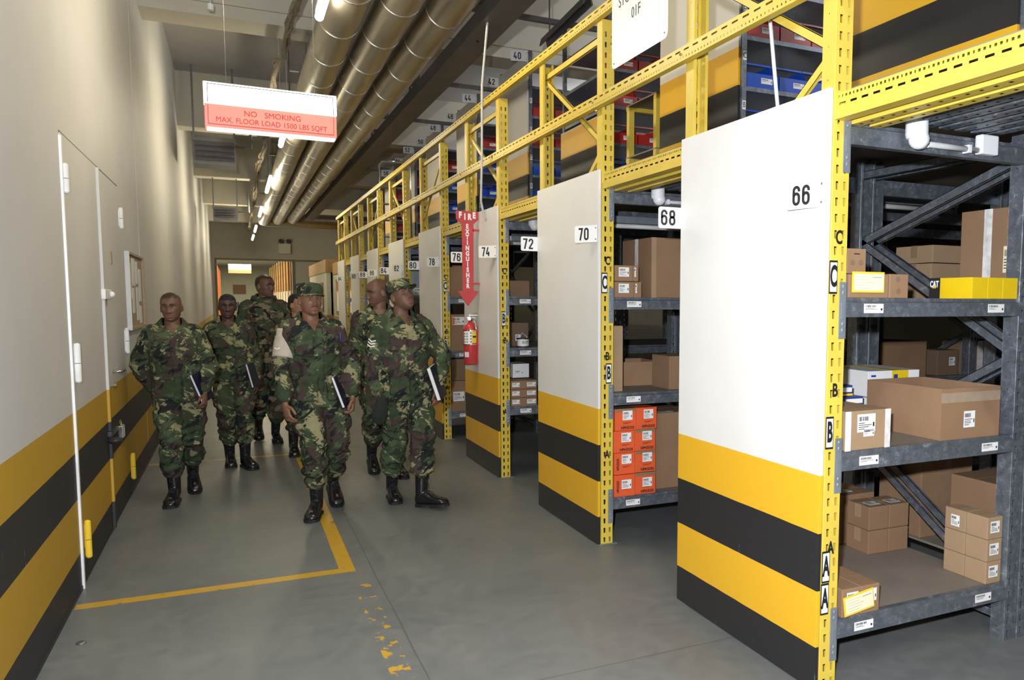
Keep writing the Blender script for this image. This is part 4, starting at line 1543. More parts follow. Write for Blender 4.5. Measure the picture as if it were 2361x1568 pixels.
# ------------------------------------------------------------------ cartons
def carton(label, x, y, z, w, d, h, rz=0.0, mat='cardboard', name='cardboard_box', group=None, cat='box', tape=None, lab=(), top=None, seams=True, b=.004, open_top=False, tape_mat='tape_brown'):
    """box standing at (x,y,z) = its near left bottom corner, turned by rz.
    lab: list of (face 'f'/'l'/'t', u, v, w, h [, material]) in metres on that face
    tape: list of faces carrying a strip: 'f' upright on the front, 't' along the top, 'h' horizontal on the front"""
    t = thing(name, label, cat, (x, y, z), rz, group)
    mb = MB()
    if open_top:
        th = .006
        O = [(0, 0), (w, 0), (w, d), (0, d)]
        I = [(th, th), (w - th, th), (w - th, d - th), (th, d - th)]
        vs = [(x, y, 0) for x, y in O] + [(x, y, h) for x, y in O] + [(x, y, h) for x, y in I] + [(x, y, h * .35) for x, y in I]
        fs = [(3, 2, 1, 0), (12, 13, 14, 15)]
        for i in range(4):
            j = (i + 1) % 4
            fs += [(i, j, 4 + j, 4 + i), (4 + i, 4 + j, 8 + j, 8 + i), (8 + i, 8 + j, 12 + j, 12 + i)]
        mb.add(vs, fs)
    else:
        mb.box(0, w, 0, d, 0, h, b=b)
    mb.build('carton', mat, t)
    if seams and not open_top:
        q = MB().box(b, w - b, d / 2 - .001, d / 2 + .001, h, h + .0012)
        q.build('flap_seam', 'cardboard_inner', t)
    if tape:
        for c in tape:
            m = MB()
            if c == 't':
                m.box(.0, w, d / 2 - .024, d / 2 + .024, h + .0006, h + .0016).box(-.0012, .0, d / 2 - .024, d / 2 + .024, h - .07, h)
            elif c == 'f':
                m.box(w / 2 - .024, w / 2 + .024, -.0014, -.0004, 0, h)
            elif c == 'l':
                m.box(-.0014, -.0004, d / 2 - .024, d / 2 + .024, 0, h)
            elif c == 'h':
                m.box(0, w, -.0014, -.0004, h * .72, h * .72 + .045)
            elif c == 'e':
                MB().box(-.0012, .03, -.0014, -.0002, 0, h).build('packing_tape', tape_mat, t)
                m.box(w - .03, w + .0012, -.0014, -.0002, 0, h)
            m.build('packing_tape', tape_mat, t)
    for i, L in enumerate(lab):
        f, u, v, lw, lh = L[:5]
        T = {'f': plane_T((u, -.0006, v), (1, 0, 0), (0, 0, 1)), 'l': plane_T((-.0006, u + lw, v), (0, -1, 0), (0, 0, 1)), 't': plane_T((u, v, h + .0014), (1, 0, 0), (0, 1, 0)),
             'r': plane_T((w + .0006, u, v), (0, 1, 0), (0, 0, 1))}[f]
        if len(L) > 5 and L[5] == 'print':
            MB().box(0, lw, 0, lh, 0, .0008, T=T).build('printed_mark', 'ink_black', t)
        else:
            m = MB()
            barcode(m, T, lw, lh, seed=i * 7 + int(w * 100))
            m.build('shipping_label', (L[5] if len(L) > 5 else 'paper', 'ink_black'), t)
    return t


def tag_sheet(t, T, w, h, inner=True):
    """yellow document pouch with a cream form"""
    p = MB().box(0, w, 0, h, 0, .002, T=T).build('document_pouch', 'tag_yellow', t)
    m = MB()
    m.mi = 0
    m.box(w * .06, w * .97, h * .09, h * .90, .002, .003, T=T)
    m.mi = 1
    for k in range(5):
        m.box(w * .12, w * (.5 + .08 * (k % 3)), h * (.2 + .14 * k), h * (.2 + .14 * k) + .0012, .003, .0034, T=T)
    m.box(w * .62, w * .92, h * .72, h * .76, .003, .0034, T=T)
    m.build('form', ('paper_cream', 'paper_lines'), p)


S = SHELF[0]
yn = YN[0]
# -- nearest rack, top shelf
t = carton('small brown carton standing on the tagged box beside post 66', 2.232, yn + .025, S[2] + .098, .10, .22, .102, seams=False)
mb = MB()
for cx in (.028, .072):
    mb = MB().tube([(cx, -.0004, .045), (cx, -.001, .045)], .012, 20)
    mb.build('printed_mark', 'cardboard_inner', t)
MB().box(.035, .065, -.001, -.0002, .078, .082).build('handle_slot', 'ink_black', t)
t = carton('brown carton with a yellow bordered form on the top shelf by post 66', 2.232, yn + .012, S[2], .215, .24, .096, mat='cardboard')
tag_sheet(t, plane_T((.012, -.004, .022), (1, 0, .0), (0, 0, 1)), .172, .084)
t = carton('brown carton with round printed marks right of the tagged one on the top shelf', 2.452, yn + .012, S[2], .105, .24, .10, mat='cardboard')
for cx, cz in ((.045, .078), (.05, .028)):
    MB().tube([(cx, -.0004, cz), (cx, -.001, cz)], .012, 20).build('printed_mark', 'cardboard_inner', t)
for i, (x, w, lab) in enumerate(((2.94, .098, 'yellow box with a black back end reading CAT on the top shelf'), (3.040, .095, 'middle yellow box in the row on the top shelf'), (3.137, .098, 'yellow box at the right end of the row, against the grey post'))):
    t = thing('yellow_carton', lab, 'box', (x, yn + .012, S[2]), 0, 'yellow boxes on the top shelf')
    MB().box(0, w, 0, .24, 0, .095, b=.002).build('carton', 'box_yellow', t)
    if i == 0:
        MB().box(-.001, w + .001, .178, .241, 0, .0958, b=.0015).build('end_cap', 'black_metal', t)
        lettering('lettering', 'CAT', .040, plane_T((-.0018, .211, .066), (0, -1, 0), Z1), 'sign_white', t, xs=.62, bold=.0014)
        MB().prism([(.199, .048), (.223, .048), (.211, .062)], -.0025, -.0015, 'x').build('printed_mark', 'box_yellow', t)
carton('large plain carton with white tape seen beyond the grey post on the top shelf', 3.42, yn + .17, S[2], .55, .33, .45, tape=['l'], tape_mat='tape_white', lab=[('l', .0, .13, .07, .13, 'paper_cream')])
for i in range(3):
    carton(('lowest', 'middle', 'topmost')[i] + ' of three flat brown cartons stacked deep on the top shelf', 3.56 + .006 * i, yn + .84 - .52 + .5, S[2] + .104 * i, .5, .28, .1, mat='cardboard_pale', group='flat cartons deep on the top shelf', tape=['t'])
# -- nearest rack, middle shelf
carton('taped brown carton with a white label on the middle shelf beside post 66', 2.236, yn + .012, S[1], .252, .27, .165, rz=.03, mat='cardboard_pale', tape=['e'], tape_mat='tape_white', lab=[('f', .065, .075, .10, .075), ('f', .10, .055, .06, .03)])
t = carton('wide open-topped brown carton on the middle shelf', 2.845, yn + .035, S[1], .345, .46, .232, rz=0.0, open_top=True, mat='cardboard', tape=['h'], tape_mat='tape_clear', lab=[('f', .13, .05, .065, .075)])
t.rotation_euler.z = .0
t.location = (2.80, yn + .03, S[1])
t.scale = (1.09, 1, 1)
t = thing('blue_carton', 'dark blue box with yellow band, topmost in the middle shelf stack', 'box', (2.42, yn + .44, S[1] + .165), 0, 'blue boxes on the middle shelf')
MB().box(0, .24, 0, .2, 0, .05, b=.002).build('carton', 'box_blue', t)
MB().box(.0, .241, -.001, .2, .0, .010).build('band', 'tag_yellow', t)
MB().box(.13, .235, -.0015, 0, .018, .040).build('printed_mark', 'sign_white', t)
bt = tree(t)
k_ = 0
for z, x, lab in ((.11, 2.48, 'blue box with yellow band under the topmost one'), (.055, 2.49, 'blue box with yellow band, third from the top of its stack'), (0.0, 2.49, 'blue box with yellow band at the bottom of its stack')):
    dup(t, (x, yn + .43, S[1] + z), label=lab, table=bt)
for i, (x, z, lab) in enumerate(((2.86, .0, 'white and yellow box, lower of two behind the open carton'), (2.86, .135, 'white and yellow box, upper of two behind the open carton'))):
    t = thing('white_yellow_carton', lab, 'box', (x, yn + .55, S[1] + z), -.05, 'white and yellow boxes on the middle shelf')
    MB().box(0, .155, 0, .35, 0, .13, b=.002).box(.20, .335, 0, .35, 0, .13, b=.002).build('carton', 'paper', t)
    MB().box(.155, .20, -.001, .35, 0, .1305).box(.20, .26, -.0015, -.0005, 0, .13).build('yellow_end', 'box_yellow', t)
    MB().box(.165, .19, -.002, -.001, .02, .11).box(.02, .05, -.0015, 0, .1, .11).box(.09, .13, -.0015, 0, .03, .04).build('printed_mark', 'box_blue', t)
# deep boxes of the middle level
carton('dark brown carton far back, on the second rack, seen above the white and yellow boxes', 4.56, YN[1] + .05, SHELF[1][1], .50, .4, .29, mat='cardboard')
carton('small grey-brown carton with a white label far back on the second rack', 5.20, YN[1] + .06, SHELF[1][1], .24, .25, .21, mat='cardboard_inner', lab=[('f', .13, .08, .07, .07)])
t = carton('brown carton with two white tape bands far back on the second rack', 5.60, YN[1] + .05, SHELF[1][1], .42, .33, .28, mat='cardboard')
MB().box(.05, .12, -.0014, -.0004, 0, .28).build('packing_tape', 'tape_white', t)
MB().box(.27, .34, -.0014, -.0004, 0, .28).build('packing_tape', 'tape_white', t)
# -- nearest rack, bottom shelf
for i, (x, w) in enumerate(((2.245, .10), (2.347, .105))):
    t = carton(('left', 'right')[i] + ' of two small cartons with a yellow form on the bottom shelf by post 66', x, yn + .012, S[0], w, .24, .122, rz=0.0, lab=[('f', .025, .05, .062, .055)], mat='cardboard', group='small cartons at the front of the bottom shelf')
    if i == 0:
        tag_sheet(t, plane_T((.01, -.006, .005), (1, 0, .14), (-.14, 0, 1)), .165, .085)
for i, (dx, dz) in enumerate(((0, 0), (.152, 0), (0, .128), (.152, .128))):
    lab = ('lower left', 'lower right', 'upper left', 'upper right')[i] + ' brown carton of the four stacked at the middle of the bottom shelf'
    carton(lab, 2.945 + dx * .90, yn + .60 - dx * .03, S[0] + dz, .134, .17, .125, rz=-.03, mat='cardboard', lab=[('t', .03, .03, .075, .06)] if i > 1 else (), tape=['t'], tape_mat='cardboard_pale', group='four stacked cartons on the bottom shelf')
carton('brown carton behind the four stacked ones on the bottom shelf', 2.93, yn + .80, S[0], .24, .24, .27, mat='cardboard', lab=[('t', .05, .05, .08, .06)])
for i in range(6):
    c, r_ = i % 2, i // 2
    lab = '%s pale carton in the %s column, stacked by the grey post on the bottom shelf' % (('bottom', 'middle', 'top')[r_], ('left', 'right')[c])
    # two columns running away from the post, faces turned to the corridor
    carton(lab, 3.132, yn + .03 + (.125 if c == 0 else 0), S[0] + .107 * r_, .10, .122, .105, mat='cardboard_pale',
           lab=([('f', .018, .03, .06, .055)] if c else [('l', .035, .02, .05, .055)] if r_ == 2 else ()), tape=None, group='pale cartons stacked by the grey post', b=.003)
carton('large carton with a faint stamp, standing behind the pale cartons', 3.42, yn + .20, S[0], .42, .30, .41, mat='cardboard', tape=['h'], tape_mat='tape_clear')
carton('tall brown carton deep in the bottom shelf beyond the grey frame', 3.42, yn + .70, S[0], .40, .32, .60, mat='cardboard', tape=['f'])

# -- second rack (behind plate 68)
S = SHELF[1]
yn = YN[1]
for i, (x, z, w) in enumerate(((2.222, 0, .140), (2.364, 0, .055), (2.222, .106, .132), (2.356, .106, .040))):
    pos = ('lower left', 'lower right', 'upper left', 'upper right')[i]
    carton(pos + ' small labelled carton on the top shelf behind post 70', x, yn + .015, S[2] + z, w, .2, .103, lab=[('f', .028 if w > .1 else .008, .03, .075 if w > .1 else .012, .06)], mat='cardboard', group='small cartons on the second rack')
t = carton('huge brown carton with white tape on the top shelf behind plate 68', 2.50, yn + .03, S[2], .60, .44, .40, rz=.0, mat='cardboard', tape=['l'], tape_mat='tape_white')
MB().box(-.001, .035, -.0016, -.0004, 0, .40).build('tape_edge', 'cardboard_pale', t)
carton('tall narrow carton at the left of the middle shelf behind post 70', 2.225, yn + .10, S[1], .10, .20, .44, mat='cardboard_pale')
carton('open brown carton in the middle of the shelf behind panel 70', 2.40, yn + .40, S[1], .36, .35, .17, rz=-.08, open_top=True, mat='cardboard')
carton('brown carton cut off by panel 66 on the middle shelf', 2.66, yn + .06, S[1], .20, .25, .23, mat='cardboard')
t = thing('orange_stand', 'bent orange steel frame standing at the back behind plate 68', 'frame', (2.60, yn + 1.6, 0))
MB().tube([(0, 0, 1.05), (0, 0, 1.42), (.20, 0, 1.60), (.36, 0, 1.60)], .022, 4).tube([(.06, .03, 1.05), (.06, .03, 1.36), (.26, .03, 1.52), (.38, .03, 1.52)], .018, 4).tube([(.36, 0, .0), (.36, 0, 1.62)], .016, 4).tube([(0, 0, 0), (0, 0, 1.1)], .022, 4).build('tube_frame', 'orange_steel', t)
row = ('bottom', 'second', 'third', 'top')
for c in range(2):
    for r_ in range(4):
        x = 2.222 + .160 * c
        z = S[0] + .148 * r_
        j = [(0, 0), (.004, .01), (-.002, .004), (.003, -.004)][r_]
        t = thing('orange_carton', '%s orange printed box in the %s column on the bottom shelf' % (row[r_], ('left', 'right')[c]), 'box', (x + j[0], yn + .012 + j[1] + .006 * c, z), 0, 'orange boxes on the second rack')
        MB().box(0, .155, 0, .30, 0, .145, b=.003).build('carton', 'box_orange', t)
        m = MB()
        barcode(m, plane_T((.055, -.001, .070 if r_ != 0 else .05), X1, Z1), .072, .062, seed=c * 4 + r_)
        m.build('shipping_label', ('paper', 'ink_black'), t)
        if c == 0 and r_ < 2:
            lettering('lettering', 'HPH3335', .024, plane_T((.028, -.001, .068), (0, 0, 1), (-1, 0, 0)), 'ink_black', t, xs=.85, bold=.0006)
        else:
            lettering('lettering', 'HPH3335', .026, plane_T((.092, -.001, .018), X1, Z1), 'ink_black', t, xs=.95, bold=.0006)
        m = MB().box(.06, .12, -.0012, -.0004, .052, .054).box(.06, .10, -.0012, -.0004, .046, .048)
        m.build('printed_mark', 'ink_black', t)
        if (c, r_) in ((1, 2), (1, 1), (1, 0), (0, 3)):
            MB().box(.005, .15, -.0016, -.0006, .125, .1455).box(0, .155, 0, .30, .1452, .1462).build('packing_tape', 'tape_brown', t)
carton('large brown carton right of the orange boxes, cut off by panel 66', 2.56, yn + .10, S[0], .34, .5, .53, mat='cardboard', rz=.0, tape=['t'], lab=[('t', .05, .02, .12, .05)])

# -- third rack (behind plate 72)
S = SHELF[2]
yn = YN[2]
carton('brown carton in the dark on the top shelf behind plate 72', 2.30, yn + .35, S[2], .22, .3, .15, mat='cardboard')
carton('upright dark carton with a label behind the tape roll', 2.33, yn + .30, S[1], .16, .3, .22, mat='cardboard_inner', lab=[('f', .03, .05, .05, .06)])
t = thing('cable_reel', 'white reel marked 70 FT on the middle shelf behind plate 72', 'reel', (2.375, yn + .12, S[1]))
MB().tube([(0, 0, 0), (0, 0, .012)], .062, 24).build('flange', 'black_metal', t)
MB().tube([(0, 0, .075), (0, 0, .085)], .062, 24).build('flange', 'black_metal', t)
MB().tube([(0, 0, .012), (0, 0, .075)], .055, 24).build('wrap', 'paper', t, smooth=False)
lettering('lettering', '70 FT', .036, plane_T((0, -.0565, .043), X1, Z1), 'ink_black', t, xs=.8)
MB().tube([(-.03, .0, .085), (-.01, 0, .13), (.03, 0, .10), (.04, 0, .085)], .005, 8).build('loose_cable', 'conduit_grey', t)
carton('whitish box standing on the flat cartons behind plate 72', 2.30, yn + .20, S[0] + .24, .16, .25, .13, mat='paper', lab=[('f', .02, .03, .08, .04)], seams=False)
for i in range(3):
    carton(('bottom', 'middle', 'top')[i] + ' of three flat labelled cartons on the low shelf behind plate 72', 2.222, yn + .012, S[0] + .078 * i, .245, .3, .074, lab=[('f', .01, .02, .07, .038), ('f', .15, .02, .085, .038)], mat='cardboard', group='flat cartons on the third rack', b=.002)
# -- fourth rack (behind plate 76)
S = SHELF[3]
yn = YN[3]
t = carton('large carton with plastic on top on the top shelf below plate 76', 2.215, yn + .03, S[2], .40, .4, .34, mat='cardboard', tape=['t'], tape_mat='tape_white')
t = carton('brown carton with a framed yellow tag on the middle shelf below plate 76', 2.215, yn + .02, S[1], .40, .4, .42, mat='cardboard', lab=[('f', .02, .30, .14, .09)])
MB().box(.022, .045, -.003, -.0015, .305, .385).build('tag_edge', 'box_orange', t)
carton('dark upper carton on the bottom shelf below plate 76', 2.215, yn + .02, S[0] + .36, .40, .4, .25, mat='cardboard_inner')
carton('lower labelled carton on the bottom shelf below plate 76', 2.215, yn + .02, S[0], .40, .4, .355, mat='cardboard', lab=[('f', .02, .12, .13, .11)])
# -- fifth and sixth racks: what shows between the panels
carton('grey-blue crate with printed letters on the shelf below plate 80', 2.215, YN[4] + .02, SHELF[1][2], .45, .4, .42, mat='galv_plain', name='grey_crate', cat='crate', lab=[('f', .02, .04, .16, .10)], seams=False)
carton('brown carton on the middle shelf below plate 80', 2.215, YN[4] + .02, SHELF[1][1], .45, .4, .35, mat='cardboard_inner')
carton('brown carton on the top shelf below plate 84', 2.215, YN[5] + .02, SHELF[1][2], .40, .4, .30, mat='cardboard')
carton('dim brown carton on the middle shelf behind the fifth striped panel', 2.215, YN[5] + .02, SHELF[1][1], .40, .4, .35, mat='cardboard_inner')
# ------------------------------------------------------------------ people
def V3(*a):
    return Vector(a)


def interp(tab, z):
    if z <= tab[0][0]:
        return tab[0][1:]
    for a, b in zip(tab, tab[1:]):
        if z <= b[0]:
            u = (z - a[0]) / (b[0] - a[0])
            return tuple(p + (q - p) * u for p, q in zip(a[1:], b[1:]))
    return tab[-1][1:]


HEAD = [(-.124, .010, .052, -.030), (-.119, .026, .066, .000), (-.108, .042, .078, .030), (-.090, .055, .083, .052), (-.070, .063, .086, .068), (-.045, .069, .088, .082),
        (-.020, .0735, .089, .092), (.000, .0755, .090, .098), (.020, .077, .095, .101), (.045, .0765, .094, .101), (.070, .072, .085, .095), (.090, .062, .070, .082),
        (.106, .047, .050, .062), (.116, .029, .029, .042), (.121, .010, .008, .020)]


def g(d, s):
    return exp(-(d / s) ** 2)


def face_disp(x, z):
    ax = abs(x)
    d = 0
    # nose
    if z > -.060:
        t = min(1, max(0, (.012 - z) / .055))
        wd = .0065 + .007 * t
        d += (.004 + .019 * t ** 1.1) * g(x, wd) * (1 if z > -.046 else max(0, 1 - (-.046 - z) / .010)) * (1 if z < .012 else max(0, 1 - (z - .012) / .02))
    d += .0115 * g(ax - .0145, .0060) * g(z + .044, .0085)
    # eye sockets, brow, cheek bones
    d -= .0130 * g(ax - .031, .016) * g(z + .000, .0120)
    d += .0045 * g(ax - .030, .022) * g(z - .021, .009)
    d += .0045 * g(ax - .043, .016) * g(z + .030, .016)
    # lips and chin
    d += .0092 * g(x, .022) * g(z + .0670, .0058) + .0105 * g(x, .019) * g(z + .0830, .0064)
    d -= .0065 * g(x, .026) * g(z + .0750, .0032)
    d -= .0040 * g(x, .020) * g(z + .0935, .0050)
    d += .0050 * g(x, .020) * g(z + .109, .011)
    return d


def surf_y(x, z):
    w, f, b = interp(HEAD, z)
    q = min(.999, abs(x) / w)
    return -(f * (1 - q ** 2.25) ** (1 / 2.25)) - face_disp(x, z)


def head_rings(nz=64, nt=72):
    rings = []
    for i in range(nz):
        u = i / (nz - 1)
        z = -.124 + .245 * (.5 - .5 * cos(pi * u)) if False else -.124 + .245 * u
        w, f, b = interp(HEAD, z)
        ring = []
        for k in range(nt):
            a = 2 * pi * k / nt
            c, s = cos(a), sin(a)
            e = 2 / 2.25
            x = w * math.copysign(abs(c) ** e, c)
            dep = b if s > 0 else f
            y = dep * math.copysign(abs(s) ** e, s)
            if s < -.05:
                y -= face_disp(x, z) * min(1, (-s - .05) * 3)
            ring.append((x, y, z))
        rings.append(ring)
    return rings


HR = head_rings()


def remesh(mb, voxel, smooth_it=0):
    me = bpy.data.meshes.new('tmp')
    me.from_pydata(mb.v, [], mb.f)
    bm = bmesh.new()
    bm.from_mesh(me)
    bmesh.ops.recalc_face_normals(bm, faces=bm.faces[:])
    bm.to_mesh(me)
    bm.free()
    o = bpy.data.objects.new('tmp', me)
    COL.objects.link(o)
    m = o.modifiers.new('r', 'REMESH')
    m.mode = 'VOXEL'
    m.voxel_size = voxel
    if smooth_it:
        s = o.modifiers.new('s', 'SMOOTH')
        s.factor = .5
        s.iterations = smooth_it
    dg = bpy.context.evaluated_depsgraph_get()
    out = bpy.data.meshes.new_from_object(o.evaluated_get(dg))
    bpy.data.objects.remove(o, do_unlink=True)
    bpy.data.meshes.remove(me)
    return out


def mesh_obj(name, me, mat, parent):
    me.name = name
    me.materials.clear()
    for q in (mat if isinstance(mat, (list, tuple)) else [mat]):
        me.materials.append(MAT[q])
    me.polygons.foreach_set('use_smooth', [True] * len(me.polygons))
    o = bpy.data.objects.new(name, me)
    COL.objects.link(o)
    o.parent = parent
    return o


def wrinkle(me, amp, seed=0.0, sc=(6, 6, 9), extra=None):
    """cloth folds as real relief"""
    co = [v.co.copy() for v in me.vertices]
    no = [v.normal.copy() for v in me.vertices]
    off = V3(seed * 3.1, seed * 1.7, -seed)
    for v, c, n in zip(me.vertices, co, no):
        p = V3(c.x * sc[0], c.y * sc[1], c.z * sc[2]) + off
        q = p + V3(noise.noise(p * .5), noise.noise(p * .5 + V3(7, 0, 0)), noise.noise(p * .5 + V3(0, 9, 0))) * 1.3
        a = 1 - 2 * abs(noise.noise(q))
        b = 1 - 2 * abs(noise.noise(q * 2.3 + V3(3, 3, 3)))
        k = extra(c) if extra else 1
        v.co = c + n * ((a * .75 + b * .35 - .62) * amp * k)
    me.update()


def cr(pts, n=5):
    """Catmull-Rom through tuples (x,y,z,r)"""
    P = [pts[0]] + list(pts) + [pts[-1]]
    out = []
    for i in range(1, len(P) - 2):
        for q in range(n):
            t = q / n
            out.append(tuple(.5 * ((2 * P[i][j]) + (-P[i - 1][j] + P[i + 1][j]) * t + (2 * P[i - 1][j] - 5 * P[i][j] + 4 * P[i + 1][j] - P[i + 2][j]) * t * t +
                                   (-P[i - 1][j] + 3 * P[i][j] - 3 * P[i + 1][j] + P[i + 2][j]) * t ** 3) for j in range(len(P[0]))))
    out.append(tuple(pts[-1]))
    return out


def limb(mb, keys, n=16, ends=True):
    """keys: (Vector, radius) smoothly joined"""
    pts = cr([(k[0].x, k[0].y, k[0].z, k[1]) for k in keys])
    if ends:
        a, b = V3(*pts[0][:3]), V3(*pts[1][:3])
        d = (a - b).normalized()
        pts = [tuple(a + d * pts[0][3] * .55) + (pts[0][3] * .55,)] + pts
        a, b = V3(*pts[-1][:3]), V3(*pts[-2][:3])
        d = (a - b).normalized()
        pts = pts + [tuple(a + d * pts[-1][3] * .45) + (pts[-1][3] * .6,)]
    mb.tube([p[:3] for p in pts], [max(.002, p[3]) for p in pts], n)


def ik(a, b, l1, l2, pole):
    d = b - a
    L = d.length
    nrm = d.normalized()
    if L > (l1 + l2) * .995:
        L = (l1 + l2) * .995
        b = a + nrm * L
    x = (l1 * l1 - l2 * l2 + L * L) / (2 * L)
    h = sqrt(max(0, l1 * l1 - x * x))
    p = (pole - nrm * pole.dot(nrm)).normalized()
    return a + nrm * x + p * h, b


def hand(mb, wrist, d, palm, thumb, curls=(.35, .4, .45, .5), tcurl=.3, s=1.0):
    """d: along the hand, palm: direction the palm faces, thumb: side the thumb is on"""
    d = d.normalized()
    palm = (palm - d * palm.dot(d)).normalized()
    th = d.cross(palm)
    if th.dot(thumb) < 0:
        th = -th
    rings = []
    for t, w, h in ((-.035, .027, .023), (.0, .028, .021), (.03, .036, .019), (.06, .043, .017), (.085, .043, .0145), (.100, .038, .011)):
        rings.append([wrist + d * t * s + (th * cos(2 * pi * k / 16) * w + palm * sin(2 * pi * k / 16) * h) * s for k in range(16)])
    mb.loft(rings)
    for i, (o, L, r) in enumerate(((.032, .072, .0088), (.0115, .080, .0092), (-.0105, .075, .0088), (-.031, .060, .0078))):
        p = wrist + (d * (.084 if i else .080) + th * o) * s
        dr = (d + th * o * .9).normalized()
        pts = [p]
        ang = 0
        for j, f in enumerate((.46, .30, .24)):
            ang += curls[i] * (.8, 1.1, .8)[j]
            pts.append(pts[-1] + (dr * cos(ang) + palm * sin(ang)) * L * f * s)
        mb.tube(pts + [pts[-1] + (pts[-1] - pts[-2]).normalized() * .004], [r * s, r * s, r * .93 * s, r * .82 * s, r * .45 * s], 10)
    p = wrist + (d * .022 + th * .026) * s
    a = (d * .62 + th * .68 + palm * .35).normalized()
    b = (d * .9 + th * .15 + palm * tcurl).normalized()
    mb.tube([p, p + a * .040 * s, p + a * .040 * s + b * .028 * s, p + a * .040 * s + b * .050 * s, p + a * .040 * s + b * .055 * s], [.013 * s, .0115 * s, .0105 * s, .0085 * s, .004 * s], 10)


def person(label, base, H=1.75, yaw=0.0, pelvis=(0, 0, .95), lean=(0, 0), head=(0, 0, 0), feet=None, arms=None, skin_m='skin_brown', camo='camo_brush', hair=None, cap=False,
           stubble=0.0, girth=1.0, shoulder=.0, seed=1.0, extras=(), neckopen=True, headoff=(0, 0, 0), shirt=False, hs=1.0):
    s = H / 1.75
    root = thing('person', label, 'person', (base[0], base[1], 0))
    f = V3(sin(yaw), -cos(yaw), 0)
    r = V3(cos(yaw), sin(yaw), 0)          # the person's left, seen on the right when facing us
    Z = V3(0, 0, 1)
    PV = V3(pelvis[0], pelvis[1], pelvis[2] * s)
    NK = PV + V3(lean[0], lean[1], .525 * s)       # neck base

    def T(u, side, fwd):
        """point at height fraction u of the trunk (0 pelvis, 1 neck base)"""
        return PV.lerp(NK, u) + r * side + f * fwd

    def ring(u, w, dep, fo=0.0, n=28, e=2.5):
        c = T(u, 0, fo)
        q = 2 / e
        return [c + r * w * math.copysign(abs(cos(a)) ** q, cos(a)) + f * -dep * math.copysign(abs(sin(a)) ** q, sin(a)) for a in [2 * pi * k / n for k in range(n)]]
    G = girth * s
    # --- joints
    hips = {1: PV + r * .09 * s + Z * -.02, -1: PV - r * .09 * s + Z * -.02}
    SH = {k: T(.872, k * (.158 + shoulder) * s, .0) for k in (1, -1)}
    foot, ank, knee = {}, {}, {}
    for k in (1, -1):
        x, y, fy, fp, lift = feet[k]
        R = Matrix.Rotation(fy, 4, 'Z') @ Matrix.Rotation(fp, 4, 'X')
        low = min((R @ V3(0, yy, 0)).z for yy in (.08, -.15, -.20))
        F = Matrix.Translation((x, y, -low + .002 + lift)) @ R
        foot[k] = F
        a = F @ V3(0, .025, .10)
        kn, a2 = ik(hips[k], a, .435 * s, .425 * s, (f * 1.0 + V3(0, 0, .1)))
        ank[k], knee[k] = a, kn
    elb, wri = {}, {}
    for k in (1, -1):
        A = arms[k]
        e, w = ik(SH[k], V3(*A['w']), .295 * s, .265 * s, V3(*A['pole']))
        elb[k], wri[k] = e, w
    # --- head frame
    hy, hp, hr = head
    HC = NK + V3(sin(hy) * .012, -cos(hy) * .012, .150 * s) + V3(*headoff)
    HM = Matrix.Translation(HC) @ Matrix.Rotation(hy, 4, 'Z') @ Matrix.Rotation(hp, 4, 'X') @ Matrix.Rotation(hr, 4, 'Y') @ Matrix.Scale(s * hs, 4)

    # --- body: one continuous surface
    mb = MB()
    mb.loft(HR, HM)
    for k in (1, -1):
        E = HM @ Matrix.Translation((k * .0775, .012, -.012)) @ Matrix.Rotation(k * -.35, 4, 'Z') @ Matrix.Rotation(.15, 4, 'X')
        mb.ball((0, 0, 0), .0095, .020, .033, T=E, n=14)
        mb.ball((k * .004, -.006, -.018), .007, .010, .013, T=E, n=10)
    chin = HM @ V3(0, .012, -.05)
    limb(mb, [(T(.93, 0, -.005), .064 * s), (NK + Z * .03, .060 * s), (chin.lerp(NK, .35), .0575 * s), (chin, .055 * s)], 20)
    mb.loft([ring(u, w * G, d * G, o) for u, w, d, o in ((-.12, .13, .10, 0), (0, .15, .105, 0), (.3, .135, .10, .0), (.6, .155, .11, .01), (.8, .150, .100, .012), (.88, .130, .085, .01), (.95, .085, .065, .005), (1.0, .062, .058, 0))])
    for k in (1, -1):
        limb(mb, [(T(.84, k * .11, 0), .05 * s), (SH[k], .052 * s), (SH[k].lerp(elb[k], .5), .045 * s), (elb[k], .038 * s), (elb[k].lerp(wri[k], .45), .037 * s), (wri[k], .026 * s)])
        limb(mb, [(hips[k], .085 * s), (hips[k].lerp(knee[k], .5), .072 * s), (knee[k], .052 * s), (knee[k].lerp(ank[k], .35), .052 * s), (ank[k], .035 * s)])
        limb(mb, [(foot[k] @ V3(0, .03, .06), .032), (foot[k] @ V3(0, -.05, .05), .032), (foot[k] @ V3(0, -.15, .045), .024)])
        A = arms[k]
        hd = V3(*A['dir']) if 'dir' in A else (wri[k] - elb[k])
        hand(mb, wri[k] + hd.normalized() * .012, hd, V3(*A['palm']), V3(*A['thumb']), A.get('curl', (.35, .4, .45, .5)), A.get('tc', .3), s)
    me = remesh(mb, .0037)
    lips = me.attributes.new('lips', 'FLOAT', 'POINT')
    stb = me.attributes.new('stubble', 'FLOAT', 'POINT')
    inv = HM.inverted()
    for i, v in enumerate(me.vertices):
        if (v.co - HC).length > .2:
            continue
        q = inv @ v.co
        if q.y < -.06:
            lips.data[i].value = min(1, 1.3 * g(q.x, .025) * g(q.z + .075, .0125)) if abs(q.x) < .028 else 0
        if stubble:
            hl = .062 if q.y < -.02 else (.062 - (q.y + .02) * 1.6)
            stb.data[i].value = stubble * max(0, min(1, (q.z - hl + .012 * noise.noise(q * 60)) / .02))
    mesh_obj('body', me, skin_m, root)

